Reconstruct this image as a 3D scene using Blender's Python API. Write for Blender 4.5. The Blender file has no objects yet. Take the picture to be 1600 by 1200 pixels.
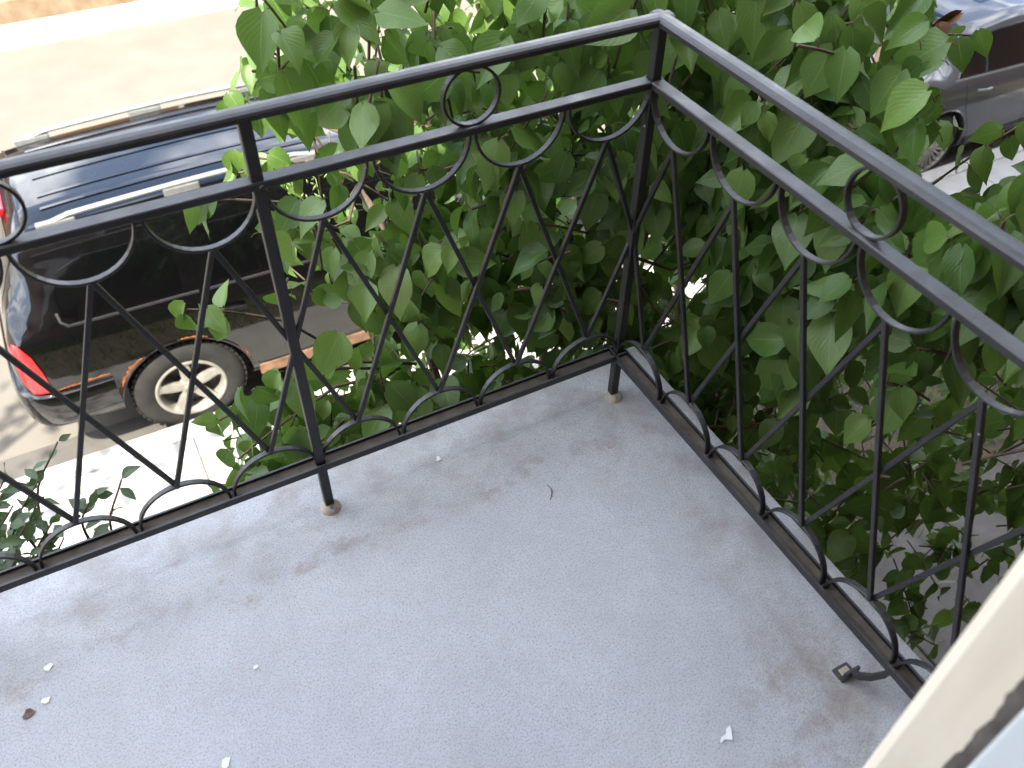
import bpy, bmesh, math, random
import numpy as np
from mathutils import Vector, Matrix
R = math.radians
rng = np.random.default_rng(7)
random.seed(7)

# ------------------------------------------------------------------ camera, sky, sun, exposure
scene = bpy.context.scene
COL = scene.collection
CAM = (-0.8494, -1.0958, 1.4159)
CROT = (0.7790, -0.0106, -0.4868)
FPX = 1381.5
cam_d = bpy.data.cameras.new('camera'); cam = bpy.data.objects.new('camera', cam_d); COL.objects.link(cam)
cam.location = CAM; cam.rotation_euler = CROT
cam_d.sensor_fit = 'HORIZONTAL'; cam_d.sensor_width = 36; cam_d.lens = FPX / 1600 * 36
cam_d.clip_start = 0.02; cam_d.clip_end = 400
cam_d.dof.use_dof = True; cam_d.dof.focus_distance = 1.9; cam_d.dof.aperture_fstop = 4.5
cam_d.dof.aperture_fstop = 5.6
scene.camera = cam

TOSUN = Vector((-0.40, -0.36, 0.84)).normalized()
world = bpy.data.worlds.new('World'); scene.world = world; world.use_nodes = True
wn = world.node_tree; wn.nodes.clear()
wo = wn.nodes.new('ShaderNodeOutputWorld'); bg = wn.nodes.new('ShaderNodeBackground')
sky = wn.nodes.new('ShaderNodeTexSky'); sky.sky_type = 'NISHITA'; sky.sun_disc = False
sky.sun_elevation = math.asin(TOSUN.z); sky.sun_rotation = math.atan2(TOSUN.x, TOSUN.y)
sky.air_density = 1.0; sky.dust_density = 1.6
tc = wn.nodes.new('ShaderNodeTexCoord'); mp = wn.nodes.new('ShaderNodeMapping'); mp.inputs['Scale'].default_value = (1.6, 1.6, 3.2)
nz = wn.nodes.new('ShaderNodeTexNoise'); nz.inputs['Scale'].default_value = 2.1; nz.inputs['Detail'].default_value = 4; nz.inputs['Roughness'].default_value = .58
cr = wn.nodes.new('ShaderNodeValToRGB'); cr.color_ramp.elements[0].position = .44; cr.color_ramp.elements[1].position = .66
mx = wn.nodes.new('ShaderNodeMix'); mx.data_type = 'RGBA'; mx.inputs[7].default_value = (13.0, 13.1, 13.3, 1)
wn.links.new(tc.outputs['Generated'], mp.inputs[0]); wn.links.new(mp.outputs[0], nz.inputs['Vector'])
wn.links.new(nz.outputs[0], cr.inputs[0]); wn.links.new(cr.outputs[0], mx.inputs[0])
wn.links.new(sky.outputs[0], mx.inputs[6]); wn.links.new(mx.outputs[2], bg.inputs[0]); wn.links.new(bg.outputs[0], wo.inputs[0])
bg.inputs[1].default_value = 0.15

sun_d = bpy.data.lights.new('sun', 'SUN'); sun_d.energy = 3.6; sun_d.angle = R(0.55); sun_d.color = (1, .94, .84)
sun = bpy.data.objects.new('sun', sun_d); COL.objects.link(sun)
sun.rotation_euler = TOSUN.to_track_quat('Z', 'Y').to_euler()
vs = scene.view_settings; vs.view_transform = 'Standard'; vs.look = 'None'; vs.gamma = 1; vs.exposure = 2.25
scene.render.resolution_x = 1024; scene.render.resolution_y = 768
scene.render.engine = 'CYCLES'
cy = scene.cycles; cy.max_bounces = 6; cy.diffuse_bounces = 3; cy.glossy_bounces = 3; cy.transmission_bounces = 3; cy.transparent_max_bounces = 4

# ------------------------------------------------------------------ helpers
_cr = Matrix.Identity(3)
from mathutils import Euler
_cr = np.array(Euler(CROT, 'XYZ').to_matrix()); _cc = np.array(CAM)
def project(P):
    d = (np.asarray(P, float) - _cc) @ _cr
    z = np.maximum(-d[..., 2], 1e-4)
    return np.stack([800 + FPX * d[..., 0] / z, 600 - FPX * d[..., 1] / z], -1), -d[..., 2]
def along(px, py, t):
    d = _cr @ np.array([(px - 800) / FPX, -(py - 600) / FPX, -1.0]); d /= np.linalg.norm(d)
    return _cc + d * t

def tag(o, label=None, cat=None, group=None, kind=None):
    if label: o['label'] = label
    if cat: o['category'] = cat
    if group: o['group'] = group
    if kind: o['kind'] = kind
    return o
def empty(name, loc=(0, 0, 0)):
    o = bpy.data.objects.new(name, None); COL.objects.link(o); o.location = loc; o.empty_display_size = .05; return o
def link(name, me, mat=None, parent=None):
    o = bpy.data.objects.new(name, me); COL.objects.link(o)
    if mat is not None and len(me.materials) == 0: me.materials.append(mat)
    if parent is not None:
        o.parent = parent
        pl = Vector((0, 0, 0)); q = parent
        while q is not None:
            pl += q.location; q = q.parent
        o.location = -pl          # meshes are written in world coordinates
    return o
def obj(name, bm, mat=None, parent=None, smooth=False):
    me = bpy.data.meshes.new(name); bm.normal_update(); bm.to_mesh(me); bm.free()
    if smooth: me.polygons.foreach_set('use_smooth', [True] * len(me.polygons))
    return link(name, me, mat, parent)
def box(bm, lo, hi, bevel=0.0):
    r = bmesh.ops.create_cube(bm, size=1)
    c = [(a + b) / 2 for a, b in zip(lo, hi)]; s = [b - a for a, b in zip(lo, hi)]
    for v in r['verts']: v.co = Vector((v.co.x * s[0] + c[0], v.co.y * s[1] + c[1], v.co.z * s[2] + c[2]))
    if bevel:
        es = set()
        for v in r['verts']: es.update(v.link_edges)
        bmesh.ops.bevel(bm, geom=list(es), offset=bevel, segments=2, affect='EDGES', profile=.6)
def boxo(name, lo, hi, mat, parent=None, bevel=0.0):
    bm = bmesh.new(); box(bm, lo, hi, bevel); return obj(name, bm, mat, parent)
def sweep(bm, path, section, side, closed=False):
    """extrude a 2-D section (a,b) along path; a goes along `side` (vector or list), b along side x tangent"""
    path = [Vector(p) for p in path]; n = len(path); rings = []
    for i, p in enumerate(path):
        if closed: t = path[(i + 1) % n] - path[i - 1]
        else: t = path[min(i + 1, n - 1)] - path[max(i - 1, 0)]
        t.normalize()
        s = Vector(side[i]) if isinstance(side, list) else Vector(side)
        s = (s - t * s.dot(t)).normalized(); u = s.cross(t).normalized()
        rings.append([bm.verts.new(p + s * a + u * b) for a, b in section])
    m = len(section)
    for i in range(n if closed else n - 1):
        A, B = rings[i], rings[(i + 1) % n]
        for j in range(m): bm.faces.new((A[j], A[(j + 1) % m], B[(j + 1) % m], B[j]))
    if not closed:
        bm.faces.new(list(reversed(rings[0]))); bm.faces.new(rings[-1])
    bmesh.ops.recalc_face_normals(bm, faces=bm.faces[:])
def tube(bm, path, radii, seg=6):
    path = [Vector(p) for p in path]; n = len(path); rings = []
    ref = Vector((.3, .5, .81))
    for i, p in enumerate(path):
        t = (path[min(i + 1, n - 1)] - path[max(i - 1, 0)]).normalized()
        s = ref - t * ref.dot(t)
        if s.length < .05: s = Vector((1, 0, 0)) - t * t.x
        s.normalize(); u = t.cross(s); r = radii[i] if hasattr(radii, '__len__') else radii
        rings.append([bm.verts.new(p + (s * math.cos(2 * math.pi * k / seg) + u * math.sin(2 * math.pi * k / seg)) * r) for k in range(seg)])
    for i in range(n - 1):
        for k in range(seg): bm.faces.new((rings[i][k], rings[i][(k + 1) % seg], rings[i + 1][(k + 1) % seg], rings[i + 1][k]))
    bm.faces.new(list(reversed(rings[0]))); bm.faces.new(rings[-1])
RECT = lambda w, h: [(-w / 2, -h / 2), (w / 2, -h / 2), (w / 2, h / 2), (-w / 2, h / 2)]
def crect(w, h, c):
    return [(-w/2+c, -h/2), (w/2-c, -h/2), (w/2, -h/2+c), (w/2, h/2-c), (w/2-c, h/2), (-w/2+c, h/2), (-w/2, h/2-c), (-w/2, -h/2+c)]

# ------------------------------------------------------------------ materials
def newmat(name):
    m = bpy.data.materials.new(name); m.use_nodes = True; nt = m.node_tree
    return m, nt, nt.nodes['Principled BSDF']
def N(nt, t, **kw):
    n = nt.nodes.new(t)
    for k, v in kw.items():
        if k in n.inputs: n.inputs[k].default_value = v
        else: setattr(n, k, v)
    return n
def coords(nt, scale=(1, 1, 1), kind='Object'):
    t = N(nt, 'ShaderNodeTexCoord'); m = N(nt, 'ShaderNodeMapping'); m.inputs['Scale'].default_value = scale
    nt.links.new(t.outputs[kind], m.inputs[0]); return m.outputs[0]
def noise(nt, vec, scale, detail=4, rough=.55):
    n = N(nt, 'ShaderNodeTexNoise', Scale=scale, Detail=detail, Roughness=rough); nt.links.new(vec, n.inputs['Vector']); return n.outputs[0]
def ramp(nt, fac, stops):
    r = N(nt, 'ShaderNodeValToRGB'); e = r.color_ramp.elements
    while len(e) < len(stops): e.new(.5)
    for el, (p, c) in zip(e, stops):
        el.position = p; el.color = (c, c, c, 1) if not hasattr(c, '__len__') else (*c, 1)
    nt.links.new(fac, r.inputs[0]); return r.outputs[0]
def mixc(nt, fac, a, b, mode='MIX'):
    m = N(nt, 'ShaderNodeMix'); m.data_type = 'RGBA'; m.blend_type = mode
    for s, v in ((0, fac), (6, a), (7, b)):
        if hasattr(v, 'is_output'): nt.links.new(v, m.inputs[s])
        else: m.inputs[s].default_value = v if s == 0 else (*v, 1)
    return m.outputs[2]
def math_(nt, op, a, b=0.0, clamp=False):
    m = N(nt, 'ShaderNodeMath'); m.operation = op; m.use_clamp = clamp
    for i, v in enumerate((a, b)):
        if hasattr(v, 'is_output'): nt.links.new(v, m.inputs[i])
        else: m.inputs[i].default_value = v
    return m.outputs[0]
def bump(nt, p, h, strength, dist):
    b = N(nt, 'ShaderNodeBump', Strength=strength, Distance=dist); nt.links.new(h, b.inputs['Height']); nt.links.new(b.outputs[0], p.inputs['Normal'])
def noisy(name, c1, c2, scale, rough, bstr=.3, bdist=.002, bscale=60, spec=.5, metal=0, stretch=(1, 1, 1)):
    m, nt, p = newmat(name); v = coords(nt, stretch)
    f = ramp(nt, noise(nt, v, scale, 6), [(.3, 0), (.7, 1)])
    nt.links.new(mixc(nt, f, c1, c2), p.inputs['Base Color'])
    p.inputs['Roughness'].default_value = rough; p.inputs['Specular IOR Level'].default_value = spec; p.inputs['Metallic'].default_value = metal
    if bstr: bump(nt, p, noise(nt, v, bscale, 5), bstr, bdist)
    return m

# black railing paint with faint rust freckles and pale chips
M_IRON, nt, p = newmat('black_iron_paint'); v = coords(nt)
base = mixc(nt, ramp(nt, noise(nt, v, 14, 5), [(.35, 0), (.7, 1)]), (.010, .010, .011), (.022, .021, .021))
base = mixc(nt, ramp(nt, noise(nt, v, 9, 7, .7), [(.63, 0), (.72, .55)]), base, (.075, .036, .018))
base = mixc(nt, ramp(nt, noise(nt, v, 55, 3, .6), [(.735, 0), (.76, .8)]), base, (.42, .41, .39))
gm = N(nt, 'ShaderNodeNewGeometry'); sn = N(nt, 'ShaderNodeSeparateXYZ'); nt.links.new(gm.outputs['Normal'], sn.inputs[0])
dst = math_(nt, 'MULTIPLY', ramp(nt, sn.outputs[2], [(.55, 0), (.95, 1)]), ramp(nt, noise(nt, v, 18, 6, .7), [(.3, .12), (.75, .5)]))
base = mixc(nt, dst, base, (.125, .120, .115))
nt.links.new(base, p.inputs['Base Color'])
nt.links.new(ramp(nt, noise(nt, v, 25, 5), [(.3, .34), (.7, .52)]), p.inputs['Roughness'])
bump(nt, p, noise(nt, v, 160, 4), .35, .0012)
M_DIRT = noisy('channel_grime', (.055, .042, .030), (.105, .088, .068), 26, .9, .6, .002, 120)
M_EPOXY = noisy('anchor_mortar', (.30, .25, .18), (.44, .38, .28), 60, .8, .5, .002, 200)
M_STEEL = noisy('bolt_steel', (.45, .44, .42), (.6, .59, .56), 80, .35, .2, .0005, 200, metal=1)

# painted balcony floor: blue-grey paint on gritty concrete, brown grime along the railing
M_FLOOR, nt, p = newmat('painted_balcony_floor'); v = coords(nt)
fine = noise(nt, v, 300, 3, .8); mid = noise(nt, v, 38, 6, .65); big = noise(nt, v, 3.1, 5, .6)
c = mixc(nt, ramp(nt, big, [(.3, 0), (.7, 1)]), (.430, .440, .455), (.505, .515, .530))
c = mixc(nt, ramp(nt, mid, [(.42, 0), (.75, .32)]), c, (.35, .335, .32))
c = mixc(nt, ramp(nt, fine, [(.49, 0), (.64, .8)]), c, (.24, .22, .20))
sep = N(nt, 'ShaderNodeSeparateXYZ'); nt.links.new(v, sep.inputs[0])
wob = math_(nt, 'MULTIPLY', math_(nt, 'SUBTRACT', noise(nt, v, 5.5, 6, .7), .5), .26)
ex = math_(nt, 'ADD', sep.outputs[0], wob); ey = math_(nt, 'ADD', sep.outputs[1], wob)
nearx = ramp(nt, ex, [(.0, 0), (1, 1)])
def band(val, lo, hi):
    m = N(nt, 'ShaderNodeMapRange'); m.inputs[1].default_value = lo; m.inputs[2].default_value = hi; m.interpolation_type = 'SMOOTHSTEP'
    nt.links.new(val, m.inputs[0]); return m.outputs[0]
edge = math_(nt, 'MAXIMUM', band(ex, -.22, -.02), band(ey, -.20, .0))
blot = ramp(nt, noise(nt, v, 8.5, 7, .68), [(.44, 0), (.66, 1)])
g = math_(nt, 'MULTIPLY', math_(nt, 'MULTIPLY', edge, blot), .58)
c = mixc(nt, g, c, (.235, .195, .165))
# thin drip line of rust a hand's breadth inside the front rail
ln = math_(nt, 'MULTIPLY', band(ey, -.135, -.115), math_(nt, 'SUBTRACT', 1.0, band(ey, -.105, -.085)))
ln = math_(nt, 'MULTIPLY', ln, ramp(nt, noise(nt, v, 13, 6, .7), [(.45, 0), (.62, .5)]))
c = mixc(nt, ln, c, (.25, .175, .125))
# rusty patch near the bent foot
vd = N(nt, 'ShaderNodeVectorMath'); vd.operation = 'DISTANCE'; nt.links.new(v, vd.inputs[0]); vd.inputs[1].default_value = (-.06, -.80, 0)
pt = math_(nt, 'SUBTRACT', 1.0, band(math_(nt, 'ADD', vd.outputs['Value'], wob), .05, .26))
pt = math_(nt, 'MULTIPLY', pt, ramp(nt, noise(nt, v, 15, 7, .7), [(.46, 0), (.66, .65)]))
c = mixc(nt, pt, c, (.22, .16, .115))
wide = ramp(nt, noise(nt, v, 4.2, 6, .62), [(.50, 0), (.74, .30)])
c = mixc(nt, wide, c, (.34, .305, .28))
chips = ramp(nt, noise(nt, v, 120, 2, .5), [(.775, 0), (.79, .7)])
c = mixc(nt, chips, c, (.75, .75, .74))
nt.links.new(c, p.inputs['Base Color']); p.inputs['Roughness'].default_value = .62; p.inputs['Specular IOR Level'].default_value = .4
hh = math_(nt, 'ADD', noise(nt, v, 190, 4, .7), math_(nt, 'MULTIPLY', mid, .8)); bump(nt, p, hh, .55, .003)

M_SIDEWALK = noisy('sidewalk_concrete', (.28, .27, .245), (.36, .345, .315), 5, .9, .4, .003, 70)
M_STREET = noisy('worn_street_surface', (.116, .104, .084), (.140, .126, .103), 2.2, .9, .5, .004, 55)
M_KERB = noisy('kerb_concrete', (.30, .285, .255), (.42, .40, .365), 6, .9, .4, .003, 60)
M_JOINT = noisy('dirty_joint', (.10, .09, .075), (.16, .145, .12), 20, .95, 0)
M_PATH = noisy('garden_path_concrete', (.070, .062, .053), (.115, .103, .089), 7, .95, .5, .004, 40)
M_SOIL = noisy('garden_soil', (.045, .034, .022), (.09, .07, .045), 9, 1, .8, .01, 40)
M_CREAM = noisy('cream_trim_paint', (.66, .575, .45), (.74, .655, .53), 8, .45, .25, .001, 30, stretch=(6, 6, .6))
M_WHITE = noisy('white_jamb_paint', (.56, .60, .61), (.63, .66, .67), 6, .4, .15, .001, 40)
M_CAULK = noisy('old_dark_caulk', (.05, .042, .035), (.12, .10, .085), 40, .9, .6, .002, 120)
M_STUCCO = noisy('brown_brick_wall', (.105, .062, .045), (.16, .10, .075), 14, .9, .6, .006, 50)
M_ORANGE = noisy('orange_stone_wall', (.155, .080, .030), (.22, .122, .052), 2.4, .9, .5, .006, 24, stretch=(1, 1, .6))
M_ORANGEB = noisy('stained_wall_base', (.14, .085, .042), (.25, .185, .115), 4.5, .95, .5, .006, 24)
M_CRACK = noisy('wall_crack', (.06, .045, .03), (.1, .07, .05), 30, 1, 0)
M_BARK = noisy('grey_brown_bark', (.060, .042, .030), (.13, .095, .07), 30, .95, .8, .004, 90, stretch=(1, 1, .35))
M_TWIG = noisy('brown_twig', (.070, .042, .026), (.12, .08, .045), 40, .8, .3, .001, 120)
M_DEAD = noisy('dead_brown_leaf', (.12, .055, .025), (.21, .105, .05), 30, .8, .5, .002, 90)
M_PAPER = noisy('white_paint_scrap', (.72, .70, .68), (.82, .80, .78), 40, .8, .2, .001, 100)
M_SEED = noisy('green_seed_capsule', (.10, .16, .035), (.17, .23, .06), 60, .6, 0)
M_BERRY = noisy('dark_red_berry', (.10, .018, .016), (.17, .03, .02), 40, .35, 0)

def leaf_material(name, lo, hi, use_attr, trans=(.16, .30, .03), yellow=.06):
    m, nt, p = newmat(name)
    uv = N(nt, 'ShaderNodeUVMap'); sp = N(nt, 'ShaderNodeSeparateXYZ'); nt.links.new(uv.outputs[0], sp.inputs[0])
    if use_attr:
        a = N(nt, 'ShaderNodeAttribute', attribute_name='tint'); rnd = a.outputs['Fac']
    else:
        a = N(nt, 'ShaderNodeObjectInfo'); rnd = a.outputs['Random']
    v = coords(nt)
    c = mixc(nt, rnd, lo, hi)
    c = mixc(nt, ramp(nt, noise(nt, v, 45, 2), [(.35, 0), (.75, .35)]), c, tuple(x * .72 for x in lo))
    au = math_(nt, 'ABSOLUTE', math_(nt, 'SUBTRACT', sp.outputs[0], .5))
    # side veins sweep towards the tip
    ph = math_(nt, 'SUBTRACT', math_(nt, 'MULTIPLY', sp.outputs[1], 9.0), math_(nt, 'MULTIPLY', au, 9.0))
    fr = math_(nt, 'ABSOLUTE', math_(nt, 'SUBTRACT', math_(nt, 'FRACT', ph), .5))
    vein = math_(nt, 'LESS_THAN', fr, .045); mid = math_(nt, 'LESS_THAN', au, .013)
    c = mixc(nt, math_(nt, 'MULTIPLY', vein, .22), c, (.16, .24, .085))
    c = mixc(nt, math_(nt, 'MULTIPLY', mid, .55), c, (.22, .31, .11))
    yl = ramp(nt, noise(nt, v, 11, 2), [(.70, 0), (.78, yellow * 6)])
    c = mixc(nt, yl, c, (.26, .21, .03))
    nt.links.new(c, p.inputs['Base Color']); p.inputs['Roughness'].default_value = .40; p.inputs['Specular IOR Level'].default_value = .5
    bump(nt, p, fr, .3, .002)
    tr = N(nt, 'ShaderNodeBsdfTranslucent'); nt.links.new(mixc(nt, .5, c, trans), tr.inputs['Color'])
    ms = N(nt, 'ShaderNodeMixShader'); ms.inputs[0].default_value = .30
    out = nt.nodes['Material Output']
    nt.links.new(p.outputs[0], ms.inputs[1]); nt.links.new(tr.outputs[0], ms.inputs[2]); nt.links.new(ms.outputs[0], out.inputs[0])
    return m
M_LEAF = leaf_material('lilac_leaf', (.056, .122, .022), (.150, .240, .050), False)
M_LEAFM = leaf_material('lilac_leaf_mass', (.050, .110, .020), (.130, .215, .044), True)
M_LEAFP = leaf_material('pale_young_leaf', (.14, .21, .05), (.22, .29, .09), False)
M_LEAFS = leaf_material('small_shrub_leaf', (.040, .075, .030), (.075, .12, .05), False, trans=(.10, .17, .04))
M_LEAFT = leaf_material('street_tree_leaf', (.035, .07, .018), (.06, .11, .03), True)
M_GRASS = leaf_material('grass_blade', (.06, .12, .022), (.14, .22, .05), True)

def paint(name, col, flake=0.0, rough=.28, coat=1.0, dust=0.02, ior=1.5):
    m, nt, p = newmat(name); v = coords(nt)
    c = mixc(nt, ramp(nt, noise(nt, v, 5, 7, .65), [(.4, 0), (.8, dust)]), col, (.30, .27, .22))
    nt.links.new(c, p.inputs['Base Color']); p.inputs['Metallic'].default_value = flake
    nt.links.new(ramp(nt, noise(nt, v, 9, 5), [(.3, rough), (.8, rough + .12)]), p.inputs['Roughness'])
    p.inputs['Specular IOR Level'].default_value = .12; p.inputs['Coat Weight'].default_value = coat; p.inputs['Coat Roughness'].default_value = .035; p.inputs['Coat IOR'].default_value = ior
    return m
M_BLACKCAR = paint('black_car_paint', (.0012, .0012, .0015), 0, .25, 1, .002, 1.55)
M_GREYCAR = paint('grey_car_paint', (.062, .062, .066), .3, .34, 1, .03)
M_GLASS = paint('dark_car_glass', (.001, .0012, .0014), 0, .06, 1, .003)
M_TRIM = noisy('black_plastic_trim', (.012, .012, .013), (.022, .022, .023), 40, .55, .3, .001, 200)
M_SILVER = noisy('silver_roof_rack', (.17, .175, .165), (.25, .255, .24), 20, .38, .1, .0005, 100, metal=.25)
M_RIM = noisy('dusty_alloy', (.24, .228, .20), (.36, .34, .295), 14, .42, .2, .001, 60, metal=.35)
M_TYRE = noisy('dusty_tyre', (.008, .0075, .007), (.022, .020, .017), 11, .9, .5, .002, 90)
M_RUST = noisy('flaking_rust', (.10, .030, .009), (.30, .105, .028), 26, .95, 1, .006, 70)
M_RUSTD = noisy('rocker_surface_rust', (.10, .055, .032), (.23, .125, .07), 12, .9, .6, .003, 60)
M_SEAM = noisy('panel_gap', (.002, .002, .002), (.004, .004, .004), 10, .9, 0)
M_RED, nt, p = newmat('red_lamp_lens'); p.inputs['Base Color'].default_value = (.55, .012, .016, 1); p.inputs['Roughness'].default_value = .12
p.inputs['Coat Weight'].default_value = 1; p.inputs['Subsurface Weight'].default_value = 0
wv = N(nt, 'ShaderNodeTexWave', Scale=70.0); wv.bands_direction = 'Z'; nt.links.new(coords(nt), wv.inputs[0]); bump(nt, p, wv.outputs[1], .25, .002)

# ------------------------------------------------------------------ ground, street, pavement
G = -3.3; SW = G + .13; KY = 3.60
def sheet(name, x0, x1, y0, y1, z, mat, nx=1, ny=1):
    bm = bmesh.new()
    vs_ = [[bm.verts.new((x0 + (x1 - x0) * i / nx, y0 + (y1 - y0) * j / ny, z)) for j in range(ny + 1)] for i in range(nx + 1)]
    for i in range(nx):
        for j in range(ny): bm.faces.new((vs_[i][j], vs_[i + 1][j], vs_[i + 1][j + 1], vs_[i][j + 1]))
    return obj(name, bm, mat)
tag(sheet('ground', -150, 150, -120, 180, G - .03, M_SOIL), 'bare ground around the houses', kind='structure')
tag(sheet('street', -120, 120, KY - .02, 10.65, G, M_STREET), 'sun bleached street with a worn beige surface', kind='structure')
M_KERBSHADOW = noisy('painted_kerb_shadow', (.066, .061, .052), (.088, .082, .070), 6, .95, .5, .003, 60)
tag(sheet('kerb_shadow_strip', -120, 120, KY - .01, KY + .34, G + .004, M_KERBSHADOW), 'painted kerb shadow strip on the street', kind='structure')  # the kerb's shadow on the street, put into the colour of a thin sheet
# sidewalk slabs: structure parent with one block per bay
sw = empty('sidewalk', (0, 2.6, SW)); tag(sw, 'pale concrete sidewalk below the balcony', kind='structure')
xj = [-0.866 + 1.5 * k for k in range(-6, 10)]
boxo('joint_bed', (-40, 2.88, G - .02), (40, KY - .17, SW - .012), M_JOINT, sw)
for a, b in zip(xj[:-1], xj[1:]):
    boxo('slab', (a + .006, 2.88, SW - .11), (b - .006, KY - .168, SW), M_SIDEWALK, sw, .006)
boxo('slab', (-40, 2.88, SW - .11), (xj[0] - .006, KY - .168, SW), M_SIDEWALK, sw, .006)
boxo('slab', (xj[-1] + .006, 2.88, SW - .11), (40, KY - .168, SW), M_SIDEWALK, sw, .006)
kb = empty('kerb', (0, KY, G)); tag(kb, 'concrete kerb between sidewalk and street', kind='structure')
kx = [-12 + 3 * k for k in range(0, 9)]
for a, b in zip(kx[:-1], kx[1:]):
    boxo('kerb_stone', (a + .004, KY - .16, G - .1), (b - .004, KY, SW + .004), M_KERB, kb, .014)
boxo('kerb_stone', (-40, KY - .16, G - .1), (kx[0] - .004, KY, SW + .004), M_KERB, kb, .014)
boxo('kerb_stone', (kx[-1] + .004, KY - .16, G - .1), (40, KY, SW + .004), M_KERB, kb, .014)
tag(boxo('lawn_soil', (-30, .78, G - .02), (30, 2.872, SW - .02), M_SOIL), 'dark soil of the strip garden', kind='structure')
gp = empty('garden_path', (2, 0, SW)); tag(gp, 'worn concrete path beside the house', kind='structure')
for k in range(-4, 9):
    boxo('slab', (k * 1.2 + .006, -1.0, G - .02), (k * 1.2 + 1.19, .77, SW - .03 + .004 * (k % 3)), M_PATH, gp, .008)
# far side
fs = empty('far_sidewalk', (0, 11.2, G)); tag(fs, 'narrow bright sidewalk across the street', kind='structure')
boxo('kerb_stone', (-40, 10.60, G - .1), (40, 10.74, G + .11), M_KERB, fs, .014)
boxo('slab', (-40, 10.742, G - .1), (40, 11.12, G + .107), M_SIDEWALK, fs, .004)

# ------------------------------------------------------------------ building across the street
fb = empty('orange_building', (0, 11.4, G)); tag(fb, 'orange stone building with stained base across the sunny street', 'building')
boxo('wall', (-22, 11.12, G + .38), (22, 17, G + 4.2), M_ORANGE, fb)
boxo('wall_base', (-22, 11.09, G - .1), (22, 17.05, G + .38), M_ORANGEB, fb, .02)
def crackline(x, z0, z1):
    bm = bmesh.new(); pts = []; k = 9
    for i in range(k): pts.append((x + random.uniform(-.02, .02) + .04 * i / k, 11.118, z0 + (z1 - z0) * i / (k - 1)))
    sweep(bm, pts, RECT(.035, .012), (1, 0, 0)); return bm
obj('crack', crackline(-.95, G + .43, G + 2.4), M_CRACK, fb)
boxo('cornice', (-22.1, 11.0, G + 4.1), (22.1, 17.1, G + 4.4), M_STUCCO, fb, .02)
for fl in (1.6,):
    for k in range(-7, 8):
        x = k * 2.9 + .9
        w = boxo('window', (x - .55, 11.08, G + fl), (x + .55, 11.13, G + fl + 1.7), M_WHITE, fb, .01)
        boxo('pane', (x - .47, 11.074, G + fl + .08), (x + .47, 11.079, G + fl + 1.62), M_GLASS, w)

# ------------------------------------------------------------------ own house: wall, door frame, added shade slab above
hs = empty('house', (0, -1.2, 0)); tag(hs, 'brown house wall with cream trimmed doorway behind the balcony', 'house')
WF = -1.0
boxo('wall', (-.35, -1.35, G - .1), (21, WF, 3.3), M_STUCCO, hs)
boxo('wall', (-9, -1.35, G - .1), (-1.42, WF, 3.3), M_STUCCO, hs)
boxo('wall', (-1.418, -1.35, G - .1), (-.352, WF + .001, -.16), M_STUCCO, hs)
boxo('wall', (-1.418, -1.35, 2.16), (-.352, WF + .001, 3.3), M_STUCCO, hs)
boxo('roof', (-9.2, -9.2, 3.302), (21.2, WF + .25, 3.5), M_STUCCO, hs, .01)
boxo('wall', (-9, -9, G - .1), (-8.8, -1.352, 3.3), M_STUCCO, hs)
boxo('wall', (20.8, -9, G - .1), (21, -1.352, 3.3), M_STUCCO, hs)
boxo('wall', (-8.798, -9, G - .1), (20.798, -8.8, 3.3), M_STUCCO, hs)
boxo('room_floor', (-8.798, -8.798, -.2), (20.798, -1.352, -.01), M_TWIG, hs)
boxo('added_shade_slab', (-9, WF - .1, 2.62), (9, -.45, 2.78), M_WHITE, hs, .01)  # unseen slab added overhead to keep sun off the balcony and railing
df = empty('door_frame', (-.44, -1.0, 0)); df.parent = hs; df.location = Vector((-.44, -1.0, 0)) - hs.location
df['label'] = 'cream painted door casing with cracked dark caulk and white jamb'
# casing: board with eased edges
bm = bmesh.new()
sec = [(-.44, -1.023), (-.44, -.985), (-.436, -.977), (-.428, -.974), (-.36, -.974), (-.352, -.978), (-.352, -1.023)]
a = [bm.verts.new((x, y, .0)) for x, y in sec]; b = [bm.verts.new((x, y, 2.2)) for x, y in sec]
for i in range(len(sec)): bm.faces.new((a[i], a[(i + 1) % len(sec)], b[(i + 1) % len(sec)], b[i]))
bm.faces.new(a); bm.faces.new(b); bmesh.ops.recalc_face_normals(bm, faces=bm.faces[:])
obj('casing', bm, M_CREAM, df)
bm = bmesh.new()   # ragged bead of old caulk between casing and jamb
nz_ = 240; rows = []
wv_ = 0
for i in range(nz_ + 1):
    z = 2.2 * i / nz_; wv_ = wv_ * .8 + random.uniform(-.0014, .0014)
    e = .0035 * math.sin(z * 9) * .3 + wv_ + (.0016 if random.random() < .12 else 0)
    rows.append([bm.verts.new((-.4395, -1.0325, z)), bm.verts.new((-.4410, -1.0305, z)), bm.verts.new((-.4412, -1.0265, z)), bm.verts.new((-.4404, -1.0225 + e, z)), bm.verts.new((-.436, -1.0225 + e, z)), bm.verts.new((-.436, -1.0325, z))])
for A, B in zip(rows[:-1], rows[1:]):
    for j in range(6): bm.faces.new((A[j], A[(j + 1) % 6], B[(j + 1) % 6], B[j]))
bmesh.ops.recalc_face_normals(bm, faces=bm.faces[:])
obj('caulk', bm, M_CAULK, df)
boxo('jamb', (-.4435, -1.35, 0), (-.352, -1.0315, 2.2), M_WHITE, df, .003)
boxo('jamb', (-1.45, -1.35, 0), (-1.36, -1.02, 2.2), M_WHITE, df, .003)
boxo('casing', (-1.46, -1.02, 0), (-1.36, -.974, 2.2), M_CREAM, df, .004)
boxo('head_jamb', (-1.36, -1.35, 2.08), (-.444, -.98, 2.2), M_WHITE, df, .003)
boxo('threshold', (-1.36, -1.35, -.15), (-.444, -1.001, .03), M_STUCCO, df, .006)

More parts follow.
